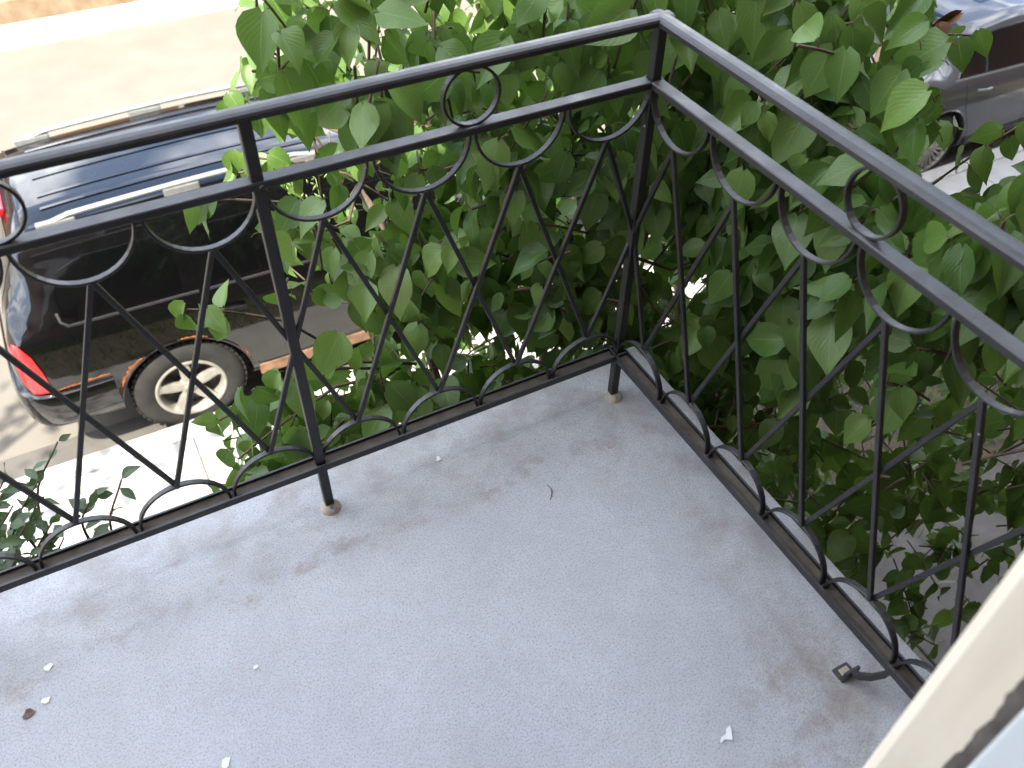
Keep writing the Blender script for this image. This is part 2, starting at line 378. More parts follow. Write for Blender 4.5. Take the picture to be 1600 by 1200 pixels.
# ------------------------------------------------------------------ balcony floor
bf = empty('balcony_floor', (0, 0, 0)); tag(bf, 'blue grey painted balcony floor with brown grime', kind='structure')
bm = bmesh.new(); box(bm, (-3.4, -1.0, -.15), (.135, .115, 0), .006); fl = obj('slab', bm, M_FLOOR, bf)
# ------------------------------------------------------------------ railing
UF, UR = .165, .1597
ZB, ZM, ZT = .132, .738, .842
rl = empty('balcony_railing', (0, 0, 0))
tag(rl, 'black wrought iron railing with half circles and diamond lattice around the balcony', 'railing')
def rail_side(origin, d, n, u, units, posts, rings):
    """origin corner, d direction along the run, n inward normal"""
    O = Vector(origin); D = Vector(d); Nn = Vector(n); up = Vector((0, 0, 1))
    P = lambda s, z, o=0: O + D * s + Nn * o + up * z
    L = units * u
    # top rail: moulded cap with rounded shoulders
    def prism(name, sec, z, s0, s1, mat=M_IRON):
        bm = bmesh.new()
        A = [bm.verts.new(P(s0, z + b, a)) for a, b in sec]; B = [bm.verts.new(P(s1, z + b, a)) for a, b in sec]
        m = len(sec)
        for i in range(m): bm.faces.new((A[i], A[(i + 1) % m], B[(i + 1) % m], B[i]))
        bm.faces.new(A); bm.faces.new(B); bmesh.ops.recalc_face_normals(bm, faces=bm.faces[:])
        return obj(name, bm, mat, rl)
    cap = [(-.015, -.006), (.015, -.006), (.015, .001), (.0128, .0042), (.008, .0066), (0, .0074), (-.008, .0066), (-.0128, .0042), (-.015, .001)]
    prism('top_rail', cap, ZT, -.0165, L)
    prism('middle_rail', crect(.0245, .0125, .0016), ZM, -.013, L)
    # bottom channel, open upwards
    t = .004; w = .032; h = .015
    ch = [(-w/2, 0), (w/2, 0), (w/2, h), (w/2 - t, h), (w/2 - t, t), (-w/2 + t, t), (-w/2 + t, h), (-w/2, h)]
    prism('bottom_channel', ch, ZB - .008, -w / 2, L)
    prism('channel_dirt', [(-w/2 + t + .0004, .0036), (w/2 - t - .0004, .0036), (w/2 - t - .0004, .0075), (0, .0062), (-w/2 + t + .0004, .0082)], ZB - .008, .002, L - .002, M_DIRT)
    r = u / 2 - .0045
    for k in range(units):
        c = (k + .5) * u
        for name, zc, a0, a1, sg in (('half_ring', ZM - .006, math.pi, 2 * math.pi, 1), ('arch', ZB - .003, 0, math.pi, 1)):
            bm = bmesh.new(); jr = random.uniform(-.0012, .0012)
            pts = []
            for i in range(19):
                a = a0 + (a1 - a0) * i / 18
                pts.append(P(c + (r + jr) * math.cos(a), zc + (r + jr) * math.sin(a)))
            sweep(bm, pts, crect(.0112, .0044, .0009), Nn); obj(name, bm, M_IRON, rl)
    zu, zl = ZM - .006 - r, ZB - .003 + r
    zc = (zu + zl) / 2
    def bar(s0, z0, s1, z1, off):
        bm = bmesh.new(); a, b = P(s0, z0, off), P(s1, z1, off)
        sweep(bm, [a, (a + b) / 2 + Nn * random.uniform(-.0012, .0012), b], crect(.0080, .0080, .0010), Nn); obj('lattice_bar', bm, M_IRON, rl)
        
    for k in range(units):
        c = (k + .5) * u
        if k + 1 < units:
            bar(c, zu, c + u, zl, .0035); bar(c, zl, c + u, zu, -.0035)
    bar(.5 * u, zu, 0, zc, .002); bar(.5 * u, zl, 0, zc, -.002)
    bar(L - .5 * u, zu, L, zc, .002); bar(L - .5 * u, zl, L, zc, -.002)
    for kk in posts:
        s = kk * u; bm = bmesh.new()
        w_ = .0088
        sec = [(s - w_, -w_), (s + w_, -w_), (s + w_, w_), (s - w_, w_)]
        A = [bm.verts.new(P(a, .010, b)) for a, b in sec]; B = [bm.verts.new(P(a, ZT - .006, b)) for a, b in sec]
        for i in range(4): bm.faces.new((A[i], A[(i + 1) % 4], B[(i + 1) % 4], B[i]))
        bm.faces.new(A); bm.faces.new(B); bmesh.ops.recalc_face_normals(bm, faces=bm.faces[:])
        bmesh.ops.bevel(bm, geom=bm.edges[:], offset=.0015, segments=1, affect='EDGES')
        po = obj('post', bm, M_IRON, rl)
        if kk == units and units == 6: continue
        # anchor: mortar blob, washer, bolt
        cpt = P(s, 0, .006)
        bm = bmesh.new(); prof = [(0, .012), (.010, .0115), (.016, .009), (.0195, .004), (.021, 0)]
        rings_ = []
        for rr, zz in prof[1:]:
            rings_.append([bm.verts.new(cpt + Vector((rr * math.cos(q * math.pi / 8) * random.uniform(.94, 1.06), rr * math.sin(q * math.pi / 8), zz))) for q in range(16)])
        bm.faces.new(rings_[0])
        for A_, B_ in zip(rings_[:-1], rings_[1:]):
            for q in range(16): bm.faces.new((A_[q], B_[q], B_[(q + 1) % 16], A_[(q + 1) % 16]))
        bmesh.ops.recalc_face_normals(bm, faces=bm.faces[:])
        an = obj('anchor', bm, M_EPOXY, po, True)
        bm = bmesh.new(); bmesh.ops.create_cone(bm, cap_ends=True, segments=6, radius1=.0062, radius2=.0058, depth=.009, matrix=Matrix.Translation(cpt + Nn * .0135 - D * .001 + Vector((0, 0, .012))))
        obj('bolt', bm, M_STEEL, po)
    for s_ in rings:
        s = s_ * u; bm = bmesh.new(); rr = (ZT - .007 - ZM - .007) / 2 + .0005; zz = (ZT - .007 + ZM + .007) / 2
        pts = [P(s + rr * math.cos(2 * math.pi * i / 32), zz + rr * math.sin(2 * math.pi * i / 32)) for i in range(32)]
        sweep(bm, pts, crect(.0112, .0044, .0009), Nn, True); obj('ring', bm, M_IRON, rl)
rail_side((0, 0, 0), (-1, 0, 0), (0, -1, 0), UF, 16, [0, 4, 8, 12, 16], [2, 6, 10, 14])
rail_side((0, 0, 0), (0, -1, 0), (-1, 0, 0), UR, 6, [6], [3])
# bent foot off the right-hand channel
bm = bmesh.new()
sweep(bm, [(0, -.802, .126), (-.002, -.797, .095), (-.004, -.782, .060), (-.004, -.765, .034), (-.003, -.752, .022)], crect(.012, .010, .001), (1, 0, 0))
bf_ = obj('bent_foot', bm, M_IRON, rl); bf_['label'] = 'bent iron foot with an upturned plate'
bm = bmesh.new(); box(bm, (-.020, -.754, .002), (.012, -.748, .030), .0015); box(bm, (-.020, -.7485, .002), (.012, -.728, .007), .0015)
ft = obj('foot_plate', bm, M_IRON, bf_)
bm = bmesh.new(); box(bm, (-.013, -.7482, .0065), (.005, -.734, .010), .001); obj('mortar', bm, M_EPOXY, bf_)

# ------------------------------------------------------------------ cars
def catmull(ts, vals, t):
    """piecewise monotone-ish cubic through vals (n, ...) at ts"""
    ts = np.asarray(ts, float); vals = np.asarray(vals, float); n = len(ts)
    m = np.zeros_like(vals)
    for i in range(n):
        if i == 0: m[i] = (vals[1] - vals[0]) / (ts[1] - ts[0])
        elif i == n - 1: m[i] = (vals[-1] - vals[-2]) / (ts[-1] - ts[-2])
        else:
            d0 = (vals[i] - vals[i-1]) / (ts[i] - ts[i-1]); d1 = (vals[i+1] - vals[i]) / (ts[i+1] - ts[i])
            with np.errstate(all='ignore'):
                hm = 2 * d0 * d1 / (d0 + d1)
            m[i] = np.where(d0 * d1 > 0, np.nan_to_num(hm), 0)
    out = []
    for x in t:
        i = min(max(int(np.searchsorted(ts, x)) - 1, 0), n - 2); h = ts[i+1] - ts[i]; s = (x - ts[i]) / h
        out.append((2*s**3 - 3*s**2 + 1) * vals[i] + (s**3 - 2*s**2 + s) * h * m[i] + (-2*s**3 + 3*s**2) * vals[i+1] + (s**3 - s**2) * h * m[i+1])
    return np.array(out)
class Car:
    """body lofted from cross-sections along x (0 = rear bumper). stations: x, half width, z bottom, z belt, z top, roof half width"""
    def __init__(self, stations, origin, width_axis_y):
        st = np.array(stations, float); self.L = st[-1, 0]
        xs = np.unique(np.concatenate([np.linspace(0, self.L, 90), st[:, 0]]))
        P = catmull(st[:, 0], st[:, 1:], xs)
        self.xs = xs; self.sec = []
        for w, zb, zl, zt, wr in P:
            zt_ = max(zt, zl + .02); hgt = zt_ - zl
            mid = zb + (zl - zb) * .55
            k = min(1, hgt / .25)
            pts = np.array([(0, zb), (w - .16, zb), (w - .05, zb + .015), (w - .015, zb + .09), (w, mid), (w - .004, zl - .13), (w - .018, zl - .035), (w - .035, zl),
                            (wr * k + (w - .06) * (1 - k) + .035 * k, zt_ - .16 * k * min(1, hgt / .4) - .004), (wr * k + (w - .1) * (1 - k) - .02, zt_ - .065 * k), (wr * k + (w - .2) * (1 - k) - .11, zt_ - .022 * k), (wr * .5, zt_ - .003), (0, zt_)])
            tt = np.concatenate([[0], np.cumsum(np.hypot(*np.diff(pts, axis=0).T) + .02)])
            self.sec.append(catmull(tt, pts, np.unique(np.concatenate([np.linspace(0, tt[-1], 40), tt]))[:52]))
        m = min(len(s) for s in self.sec); self.sec = [s[:m] if len(s) == m else catmull(np.arange(len(s)), s, np.linspace(0, len(s) - 1, m)) for s in self.sec]
        self.sec = np.array(self.sec); self.o = np.array(origin); self.yc = width_axis_y
    def W(self, x, y, z): return Vector((self.o[0] + x, self.yc + y, self.o[2] + z))
    def body(self):
        bm = bmesh.new(); rings = []
        for x, s in zip(self.xs, self.sec):
            right = [bm.verts.new(self.W(x, -y, z)) for y, z in s]
            left = [bm.verts.new(self.W(x, y, z)) for y, z in s[1:-1]]
            rings.append(right + left[::-1])
        for A, B in zip(rings[:-1], rings[1:]):
            m = len(A)
            for j in range(m): bm.faces.new((A[j], A[(j + 1) % m], B[(j + 1) % m], B[j]))
        bm.faces.new(rings[0]); bm.faces.new(rings[-1])
        bmesh.ops.recalc_face_normals(bm, faces=bm.faces[:]); return bm
    def side(self, x, z):
        i = min(max(int(np.searchsorted(self.xs, x)) - 1, 0), len(self.xs) - 2); f = (x - self.xs[i]) / (self.xs[i+1] - self.xs[i])
        s = self.sec[i] * (1 - f) + self.sec[i+1] * f
        k = int(np.argmax(s[:, 0])); lo = s[1:, :]
        return float(np.interp(z, lo[:, 1], lo[:, 0]))
    def top(self, x, y):
        i = min(max(int(np.searchsorted(self.xs, x)) - 1, 0), len(self.xs) - 2); f = (x - self.xs[i]) / (self.xs[i+1] - self.xs[i])
        s = self.sec[i] * (1 - f) + self.sec[i+1] * f
        n = len(s) // 2; q = s[n:][::-1]
        return float(np.interp(abs(y), q[:, 0], q[:, 1]))
    def patch(self, poly, off, thick, sgn=-1, step=.06):
        """a panel on the car's side bounded by poly [(x,z)], standing off the body by `off`"""
        bm = bmesh.new(); bm.faces.new([bm.verts.new((x, 0, z)) for x, z in poly])
        xs = [q[0] for q in poly]; zs = [q[1] for q in poly]
        for ax, lo, hi in ((0, min(xs), max(xs)), (2, min(zs), max(zs))):
            k = int((hi - lo) / step)
            for i in range(1, k + 1):
                co = [0, 0, 0]; co[ax] = lo + (hi - lo) * i / (k + 1); no = [0, 0, 0]; no[ax] = 1
                bmesh.ops.bisect_plane(bm, geom=bm.verts[:] + bm.edges[:] + bm.faces[:], plane_co=co, plane_no=no)
        dat = {v: (v.co.x, v.co.z) for v in bm.verts}
        bnd = [e for e in bm.edges if e.is_boundary]
        inner = {}
        for v, (x, z) in dat.items(): inner[v] = bm.verts.new(self.W(x, sgn * (self.side(x, z) + off - thick), z))
        for e in bnd:
            a, b = e.verts; bm.faces.new((a, b, inner[b], inner[a]))
        for v, (x, z) in dat.items(): v.co = self.W(x, sgn * (self.side(x, z) + off), z)
        for v in [v for v in inner.values() if not v.link_faces]: bm.verts.remove(v)
        bmesh.ops.recalc_face_normals(bm, faces=bm.faces[:])
        return bm
    def strip(self, pts, w, off, sgn=-1, t=.008):
        bm = bmesh.new(); P = []
        dense = []
        for (x0, z0), (x1, z1) in zip(pts[:-1], pts[1:]):
            k = max(1, int(math.hypot(x1 - x0, z1 - z0) / .05))
            dense += [(x0 + (x1 - x0) * i / k, z0 + (z1 - z0) * i / k) for i in range(k)]
        dense.append(pts[-1])
        P = [self.W(x, sgn * (self.side(x, z) + off), z) for x, z in dense]
        sweep(bm, P, RECT(t, w), (0, 1, 0)); return bm
def arc_pts(cx, cz, r, a0, a1, n):
    return [(cx + r * math.cos(R(a0 + (a1 - a0) * i / n)), cz + r * math.sin(R(a0 + (a1 - a0) * i / n))) for i in range(n + 1)]
def carve(bm, car, wheels, rad, halfw):
    """cut the wheel arches out of the lofted body (boolean, applied)"""
    me = bpy.data.meshes.new('tmp'); bm.to_mesh(me); bm.free(); o = bpy.data.objects.new('tmp', me); COL.objects.link(o)
    cb = bmesh.new()
    for wx, wz in wheels:
        for sg in (-1, 1):
            mt = Matrix.Translation(car.W(wx, sg * halfw, wz)) @ Matrix.Rotation(math.pi / 2, 4, 'X')
            bmesh.ops.create_cone(cb, cap_ends=True, segments=40, radius1=rad, radius2=rad, depth=.56, matrix=mt)
    cm = bpy.data.meshes.new('cut'); cb.to_mesh(cm); cb.free(); co = bpy.data.objects.new('cut', cm); COL.objects.link(co)
    md = o.modifiers.new('b', 'BOOLEAN'); md.object = co; md.operation = 'DIFFERENCE'; md.solver = 'EXACT'
    dg = bpy.context.evaluated_depsgraph_get(); new = bpy.data.meshes.new_from_object(o.evaluated_get(dg))
    bpy.data.objects.remove(o); bpy.data.objects.remove(co); bpy.data.meshes.remove(me); bpy.data.meshes.remove(cm)
    return new
def smooth_by_angle(me, ang=35):
    b = bmesh.new(); b.from_mesh(me)
    for f in b.faces: f.smooth = True
    for e in b.edges:
        if len(e.link_faces) == 2 and e.calc_face_angle(0) > R(ang): e.smooth = False
    b.to_mesh(me); b.free()
def lathe(bm, prof, c, seg=40, closed=False):
    """prof [(radius, y)] spun about the y axis through c"""
    rings = [[bm.verts.new(Vector(c) + Vector((r * math.cos(2*math.pi*k/seg), y, r * math.sin(2*math.pi*k/seg)))) for k in range(seg)] for r, y in prof]
    pr = list(zip(rings[:-1], rings[1:])) + ([(rings[-1], rings[0])] if closed else [])
    for A, B in pr:
        for k in range(seg): bm.faces.new((A[k], A[(k+1) % seg], B[(k+1) % seg], B[k]))
    bmesh.ops.recalc_face_normals(bm, faces=bm.faces[:])
def wheel(parent, c, rad, rim, width, spokes, out, style='five', rot=0):
    """c = centre of the outer face; out = -1 or +1 (outward y)"""
    c = Vector(c); w = empty('wheel', c); w.parent = parent; w.location = c - parent.location
    o = out
    bm = bmesh.new()
    lathe(bm, [(rim, 0.006 * -o), (rim + .012, .002 * o), (rim + (rad - rim) * .45, .012 * o), (rad - .045, .004 * o), (rad - .018, -.012 * o), (rad - .004, -.035 * o), (rad, -.07 * o), (rad, -(width - .05) * o), (rad - .02, -(width - .02) * o), (rim, -width * o)], c, 56, True)
    ty = obj('tyre', bm, M_TYRE, w); smooth_by_angle(ty.data, 50)
    bm = bmesh.new()   # tread blocks around the crown
    for k in range(48):
        a = 2 * math.pi * k / 48
        for yy, sh in ((-.045, 0), (-.10, .5), (-.155, 0)):
            aa = a + sh * 2 * math.pi / 48
            mt = Matrix.Translation(c + Vector((math.cos(aa) * (rad + .001), yy * o, math.sin(aa) * (rad + .001)))) @ Matrix.Rotation(-aa, 4, 'Y') @ Matrix.Diagonal((.014, .042, .031, 1))
            bmesh.ops.create_cube(bm, size=1, matrix=mt)
    tr = obj('tread', bm, M_TYRE, ty)
    tag(tr, kind='stuff')
    bm = bmesh.new()
    lathe(bm, [(rim + .006, .006 * o), (rim - .004, .010 * o), (rim - .016, .004 * o), (rim - .024, -.03 * o), (rim - .03, -.12 * o), (rim - .02, -width * o), (rim + .004, -width * o)], c, 48, True)
    rm = obj('rim', bm, M_RIM, w); smooth_by_angle(rm.data, 40)
    bm = bmesh.new(); lathe(bm, [(.001, -.085 * o), (rim - .03, -.085 * o), (rim - .03, -.10 * o), (.001, -.10 * o)], c, 32)
    obj('brake_disc', bm, M_TRIM, w)
    bm = bmesh.new(); hub = .075 if style == 'five' else .05
    lathe(bm, [(.001, -.006 * o), (.030, -.006 * o), (.034, -.012 * o), (hub - .012, -.016 * o), (hub, -.028 * o), (hub, -.06 * o)], c, 32)
    obj('hub', bm, M_RIM, rm, True)
    for k in range(spokes):
        a = 2 * math.pi * k / spokes + rot; ca, sa = math.cos(a), math.sin(a); bm = bmesh.new()
        if style == 'five': st = [(.05, .036, -.014), (.11, .040, -.012), (rim - .045, .034, -.006), (rim - .012, .046, .001)]
        else: st = [(.03, .008, -.012), (rim * .5, .009, -.006), (rim - .02, .011, .001)]
        rings = []
        for r_, hw, y in st:
            pts = [(-hw, y - .004), (-hw * .55, y), (hw * .55, y), (hw, y - .004), (hw * .8, y - .035), (-hw * .8, y - .035)]
            rings.append([bm.verts.new(c + Vector((r_ * ca - q * sa, yy * o, r_ * sa + q * ca))) for q, yy in pts])
        for A, B in zip(rings[:-1], rings[1:]):
            for j in range(6): bm.faces.new((A[j], A[(j+1) % 6], B[(j+1) % 6], B[j]))
        bm.faces.new(rings[0]); bm.faces.new(rings[-1]); bmesh.ops.recalc_face_normals(bm, faces=bm.faces[:])
        obj('spoke', bm, M_RIM, rm)
        if style == 'five':
            bm = bmesh.new(); a2 = a + math.pi / spokes; bmesh.ops.create_cone(bm, cap_ends=True, segments=6, radius1=.009, radius2=.008, depth=.016, matrix=Matrix.Translation(c + Vector((.052 * math.cos(a2), -.018 * o, .052 * math.sin(a2)))) @ Matrix.Rotation(math.pi / 2, 4, 'X'))
            obj('lug_nut', bm, M_STEEL, rm)
    return w

# ---- black SUV, rear at left, parked along the kerb
SX, SYC = -1.73, 4.52
suv = empty('parked_suv', (SX + 2.2, SYC, G))
tag(suv, 'old black SUV with roof rack and rusty rear wheel arch parked at the kerb', 'suv')
HW = .88
st = [(0.00, HW - .20, .50, .80, .83, .60), (.02, HW - .12, .46, .88, .92, .60), (.06, HW - .065, .43, 1.02, 1.08, .60), (.12, HW - .032, .40, 1.09, 1.28, .60), (.20, HW - .014, .38, 1.12, 1.46, .60), (.29, HW - .006, .36, 1.13, 1.60, .60), (.38, HW, .34, 1.13, 1.645, .605),
      (.9, HW + .003, .30, 1.12, 1.675, .615), (1.6, HW, .28, 1.10, 1.69, .62), (2.3, HW, .28, 1.08, 1.675, .615), (2.75, HW, .28, 1.06, 1.62, .60), (3.0, HW, .28, 1.05, 1.46, .60), (3.35, HW - .005, .30, 1.03, 1.14, .58), (3.9, HW - .02, .32, .96, 1.04, .54), (4.3, HW - .06, .34, .86, .94, .48), (4.48, HW - .16, .36, .74, .80, .40), (4.55, HW - .28, .40, .62, .66, .32)]
car = Car(st, (SX, 0, G), SYC)
WX = .965; WZ = .375
me = carve(car.body(), car, [(WX, WZ - .005), (WX + 2.72, WZ - .005)], .435, HW); smooth_by_angle(me, 30)
me.materials.clear(); me.materials.append(M_BLACKCAR)
body = link('body', me, None, suv)
yn = SYC - HW
for wx in (WX, WX + 2.72):
    for o in (-1, 1):
        wheel(suv, (SX + wx, SYC + o * (HW - .002), G + WZ), .375, .232, .235, 5, o, rot=.35 if wx == WX else .9)
# glass and doors on both sides
for sg in (-1, 1):
    quarter = [(.40, 1.19), (.47, 1.155), (1.06, 1.150), (1.11, 1.17), (1.125, 1.42), (1.09, 1.475), (.62, 1.47), (.47, 1.42), (.40, 1.30)]
    w = obj('window', car.patch(quarter, .004, .012, sg), M_GLASS, suv, True); smooth_by_angle(w.data, 30)
    obj('window_moulding', car.strip([(.38, 1.215), (.385, 1.165), (.42, 1.135), (1.10, 1.122), (1.20, 1.118)], .016, .006, sg), M_TRIM, w)
    door = [(1.235, 1.475), (1.225, 1.12), (1.235, .92), (1.30, .84), (1.40, .68), (1.45, .42), (1.49, .37), (2.20, .36), (2.22, .42), (2.235, 1.09), (2.22, 1.485)]
    d = obj('door', car.patch(door, .005, .012, sg), M_BLACKCAR, suv); smooth_by_angle(d.data, 30)
    win = [(1.30, 1.155), (2.14, 1.135), (2.135, 1.47), (1.31, 1.475)]
    g_ = obj('window', car.patch(win, .008, .006, sg), M_GLASS, d); smooth_by_angle(g_.data, 30)
    obj('window_moulding', car.strip([(1.24, 1.117), (2.22, 1.098)], .016, .010, sg), M_TRIM, d)
    hb = bmesh.new(); y_ = car.side(1.36, .97) + .024
    pts = [car.W(1.285 + .17 * i / 6, sg * (y_ + .012 * math.sin(math.pi * i / 6)), .965 - .004 * i) for i in range(7)]
    sweep(hb, pts, crect(.018, .030, .005), (0, 1, 0)); obj('handle', hb, M_BLACKCAR, d)
    fd = [(2.26, 1.485), (2.25, .42), (2.26, .36), (3.05, .36), (3.09, .55), (3.12, 1.05), (2.98, 1.30), (2.75, 1.47)]
    d = obj('door', car.patch(fd, .005, .012, sg), M_BLACKCAR, suv); smooth_by_angle(d.data, 30)
    g_ = obj('window', car.patch([(2.32, 1.125), (3.02, 1.105), (2.93, 1.28), (2.74, 1.43), (2.33, 1.47)], .008, .006, sg), M_GLASS, d); smooth_by_angle(g_.data, 30)
    hb = bmesh.new(); y_ = car.side(2.4, .97) + .024
    sweep(hb, [car.W(2.31 + .17 * i / 6, sg * (y_ + .012 * math.sin(math.pi * i / 6)), .955 - .004 * i) for i in range(7)], crect(.018, .030, .005), (0, 1, 0)); obj('handle', hb, M_BLACKCAR, d)
    mb = bmesh.new(); box(mb, tuple(car.W(2.93, sg * (HW + .02) - .0, 1.06))[:2] + (G + 1.05,), tuple(car.W(3.05, sg * (HW + .20), 1.2)), .02) if sg > 0 else box(mb, tuple(car.W(2.93, -(HW + .20), 1.05)), tuple(car.W(3.05, -(HW + .02), 1.2)), .02)
    obj('mirror', mb, M_BLACKCAR, suv)
    # rocker step
    rb = obj('rocker_panel', car.strip([(1.44, .335), (3.22, .335)], .085, .010, sg, .03), M_RUSTD if sg < 0 else M_BLACKCAR, suv)
    # tail lamp wraps the corner
    lamp = [(.055, 1.06), (.11, 1.075), (.155, .99), (.175, .86), (.185, .70), (.07, .69), (.045, .80)]
    tl = obj('tail_lamp', car.patch(lamp, .010, .03, sg, .03), M_RED, suv); smooth_by_angle(tl.data, 40)
    # wheel-arch lip with flaking rust
    for wx in (WX, WX + 2.72):
        bm = bmesh.new(); pts = []
        for x, z in arc_pts(wx, WZ - .005, .437, 4, 176, 40): pts.append(car.W(x, sg * (car.side(x, max(z, .40)) + .003), z))
        sweep(bm, pts, crect(.012, .016, .003), (0, 1, 0)); obj('arch_lip', bm, M_BLACKCAR, suv)
# rust along the near rear arch and the bumper seam: ragged flakes standing on the paint
def rust(parent, spine, wmin, wmax, off, seedv):
    rnd = random.Random(seedv); bm = bmesh.new(); up, dn = [], []
    n = len(spine); k_ = .5
    for i, (x, z, nx_, nz__) in enumerate(spine):
        f = math.sin(math.pi * i / (n - 1)) ** .5
        k_ = .75 * k_ + .25 * rnd.uniform(-.6, 1.6); wd = f * max(wmin * .3, wmin + (wmax - wmin) * k_)
        a = (x, z); b = (x + nx_ * wd, z + nz__ * wd)
        dn.append(bm.verts.new(car.W(a[0], -(car.side(a[0], a[1]) + off), a[1])))
        up.append(bm.verts.new(car.W(b[0], -(car.side(b[0], b[1]) + off * rnd.uniform(.7, 1.5)), b[1])))
    for i in range(n - 1):
        bm.faces.new((dn[i], dn[i+1], up[i+1], up[i]))
    r = bmesh.ops.extrude_face_region(bm, geom=bm.faces[:])
    for v in [v for v in r['geom'] if isinstance(v, bmesh.types.BMVert)]: v.co.y += off + .004
    bmesh.ops.recalc_face_normals(bm, faces=bm.faces[:])
    return obj('rust_patch', bm, M_RUST, parent)
def arch_spine(a0, a1, n, r=.438):
    return [(WX + r * math.cos(R(a0 + (a1 - a0) * i / n)), WZ + r * math.sin(R(a0 + (a1 - a0) * i / n)), math.cos(R(a0 + (a1 - a0) * i / n)), math.sin(R(a0 + (a1 - a0) * i / n))) for i in range(n + 1)]
rust(suv, arch_spine(118, 172, 110), .001, .034, .005, 3)
rust(suv, arch_spine(62, 88, 60), .001, .018, .005, 4)
rust(suv, arch_spine(14, 34, 60), .001, .020, .005, 5)
rust(suv, [(.20 + .33 * i / 70, .694 + .0003 * i, .2, 1) for i in range(71)], .002, .020, .005, 6)
# rear bumper
bp = [( .535, -HW - .004), (.30, -HW - .006), (.16, -HW + .004), (.06, -HW + .045), (.0, -HW + .13), (-.025, -HW + .28), (-.035, -.3), (-.035, .3), (-.025, HW - .28), (.0, HW - .13), (.06, HW - .045), (.16, HW - .004), (.30, HW + .006), (.535, HW + .004)]
bp = catmull(np.arange(len(bp)), np.array(bp), np.linspace(0, len(bp) - 1, 70))
bm = bmesh.new(); path = [car.W(x, y, .555) for x, y in bp]
secb = [(-.135, -.05), (-.145, .004), (-.10, .022), (.02, .028), (.085, .026), (.118, .014), (.128, -.008), (.128, -.06), (-.135, -.075)]
sweep(bm, path, secb, (0, 0, 1))
rbp = obj('rear_bumper', bm, M_BLACKCAR, suv); smooth_by_angle(rbp.data, 38)
bm = bmesh.new(); fp = [(x_, y_) for x_, y_ in [(4.2, -HW + .02), (4.42, -HW + .12), (4.55, -HW + .34), (4.60, 0), (4.55, HW - .34), (4.42, HW - .12), (4.2, HW - .02)]]
fp = catmull(np.arange(len(fp)), np.array(fp), np.linspace(0, len(fp) - 1, 40))
sweep(bm, [car.W(x, y, .50) for x, y in fp], [(-.12, -.05), (-.12, .02), (.10, .02), (.12, 0), (.12, -.05)], (0, 0, 1)); obj('front_bumper', bm, M_BLACKCAR, suv)
# roof racks, roof ribs, tailgate seam, brake light, rear glass, windscreen
for sg in (-1, 1):
    y = sg * .535; bm = bmesh.new(); pts = []
    for i in range(31):
        x = .47 + 1.72 * i / 30; e = min(1, min(i, 30 - i) / 3.0)
        pts.append(car.W(x, y, car.top(x, y) + .012 + .040 * e ** .7))
    sweep(bm, pts, crect(.036, .026, .008), (0, 1, 0)); rk = obj('roof_rack', bm, M_SILVER, suv); smooth_by_angle(rk.data, 40)
    for xx in (.56, 1.30, 2.06):
        bm = bmesh.new(); z0 = car.top(xx, y)
        box(bm, tuple(car.W(xx - .11, y - .022, z0 - .03)), tuple(car.W(xx + .11, y + .022, z0 + .040)), .010); obj('rack_foot', bm, M_SILVER, rk)
for y in (-.36, -.22, .0, .22, .36):
    bm = bmesh.new(); sweep(bm, [car.W(.5 + 1.7 * i / 20, y, car.top(.5 + 1.7 * i / 20, y) + .0015) for i in range(21)], [(-.012, -.004), (-.006, .0002), (.006, .0002), (.012, -.004)], (0, 1, 0)); obj('roof_rib', bm, M_BLACKCAR, suv)
bm = bmesh.new(); sweep(bm, [car.W(.365, -.60 + 1.2 * i / 24, car.top(.365, -.60 + 1.2 * i / 24) + .0005) for i in range(25)], RECT(.004, .009), (0, 0, 1)); obj('tailgate_seam', bm, M_SEAM, suv)
bm = bmesh.new(); box(bm, tuple(car.W(.20, -.21, 1.575)), tuple(car.W(.30, .21, 1.625)), .012); obj('high_brake_lamp', bm, M_RED, suv)
def toppatch(x0, x1, y0, off, nx=10, ny=14, inset=lambda f: 1):
    bm = bmesh.new(); g = [[bm.verts.new(car.W(x0 + (x1 - x0) * i / nx, (-1 + 2 * j / ny) * y0 * inset(i / nx), car.top(x0 + (x1 - x0) * i / nx, (-1 + 2 * j / ny) * y0 * inset(i / nx)) + off)) for j in range(ny + 1)] for i in range(nx + 1)]
    for i in range(nx):
        for j in range(ny): bm.faces.new((g[i][j], g[i+1][j], g[i+1][j+1], g[i][j+1]))
    return bm
obj('rear_window', toppatch(.08, .27, .56, .006), M_GLASS, suv, True)
obj('windscreen', toppatch(2.83, 3.30, .57, .006), M_GLASS, suv, True)

# ---- grey sedan ahead of it
DX, DYC = 5.26, 4.55
sed = empty('parked_sedan', (DX + 2.3, DYC, G)); tag(sed, 'grey sedan with thin multi spoke wheels parked farther along the kerb', 'sedan')
HS = .90
st = [(0, HS - .24, .46, .74, .78, .64), (.04, HS - .12, .38, .86, .93, .64), (.12, HS - .06, .32, .92, 1.02, .64), (.30, HS - .025, .28, .95, 1.06, .66), (.62, HS - .008, .25, .965, 1.09, .66), (.95, HS, .24, .965, 1.24, .66), (1.35, HS, .22, .955, 1.39, .69), (1.9, HS, .22, .94, 1.445, .70), (2.5, HS, .22, .925, 1.43, .70), (2.95, HS, .22, .91, 1.31, .69), (3.45, HS - .005, .22, .90, 1.05, .64), (4.0, HS - .02, .24, .86, .96, .53), (4.45, HS - .08, .26, .76, .84, .46), (4.66, HS - .2, .30, .64, .70, .4), (4.72, HS - .34, .36, .54, .58, .3)]
car2 = Car(st, (DX, 0, G), DYC); WX2 = .98; WZ2 = .335
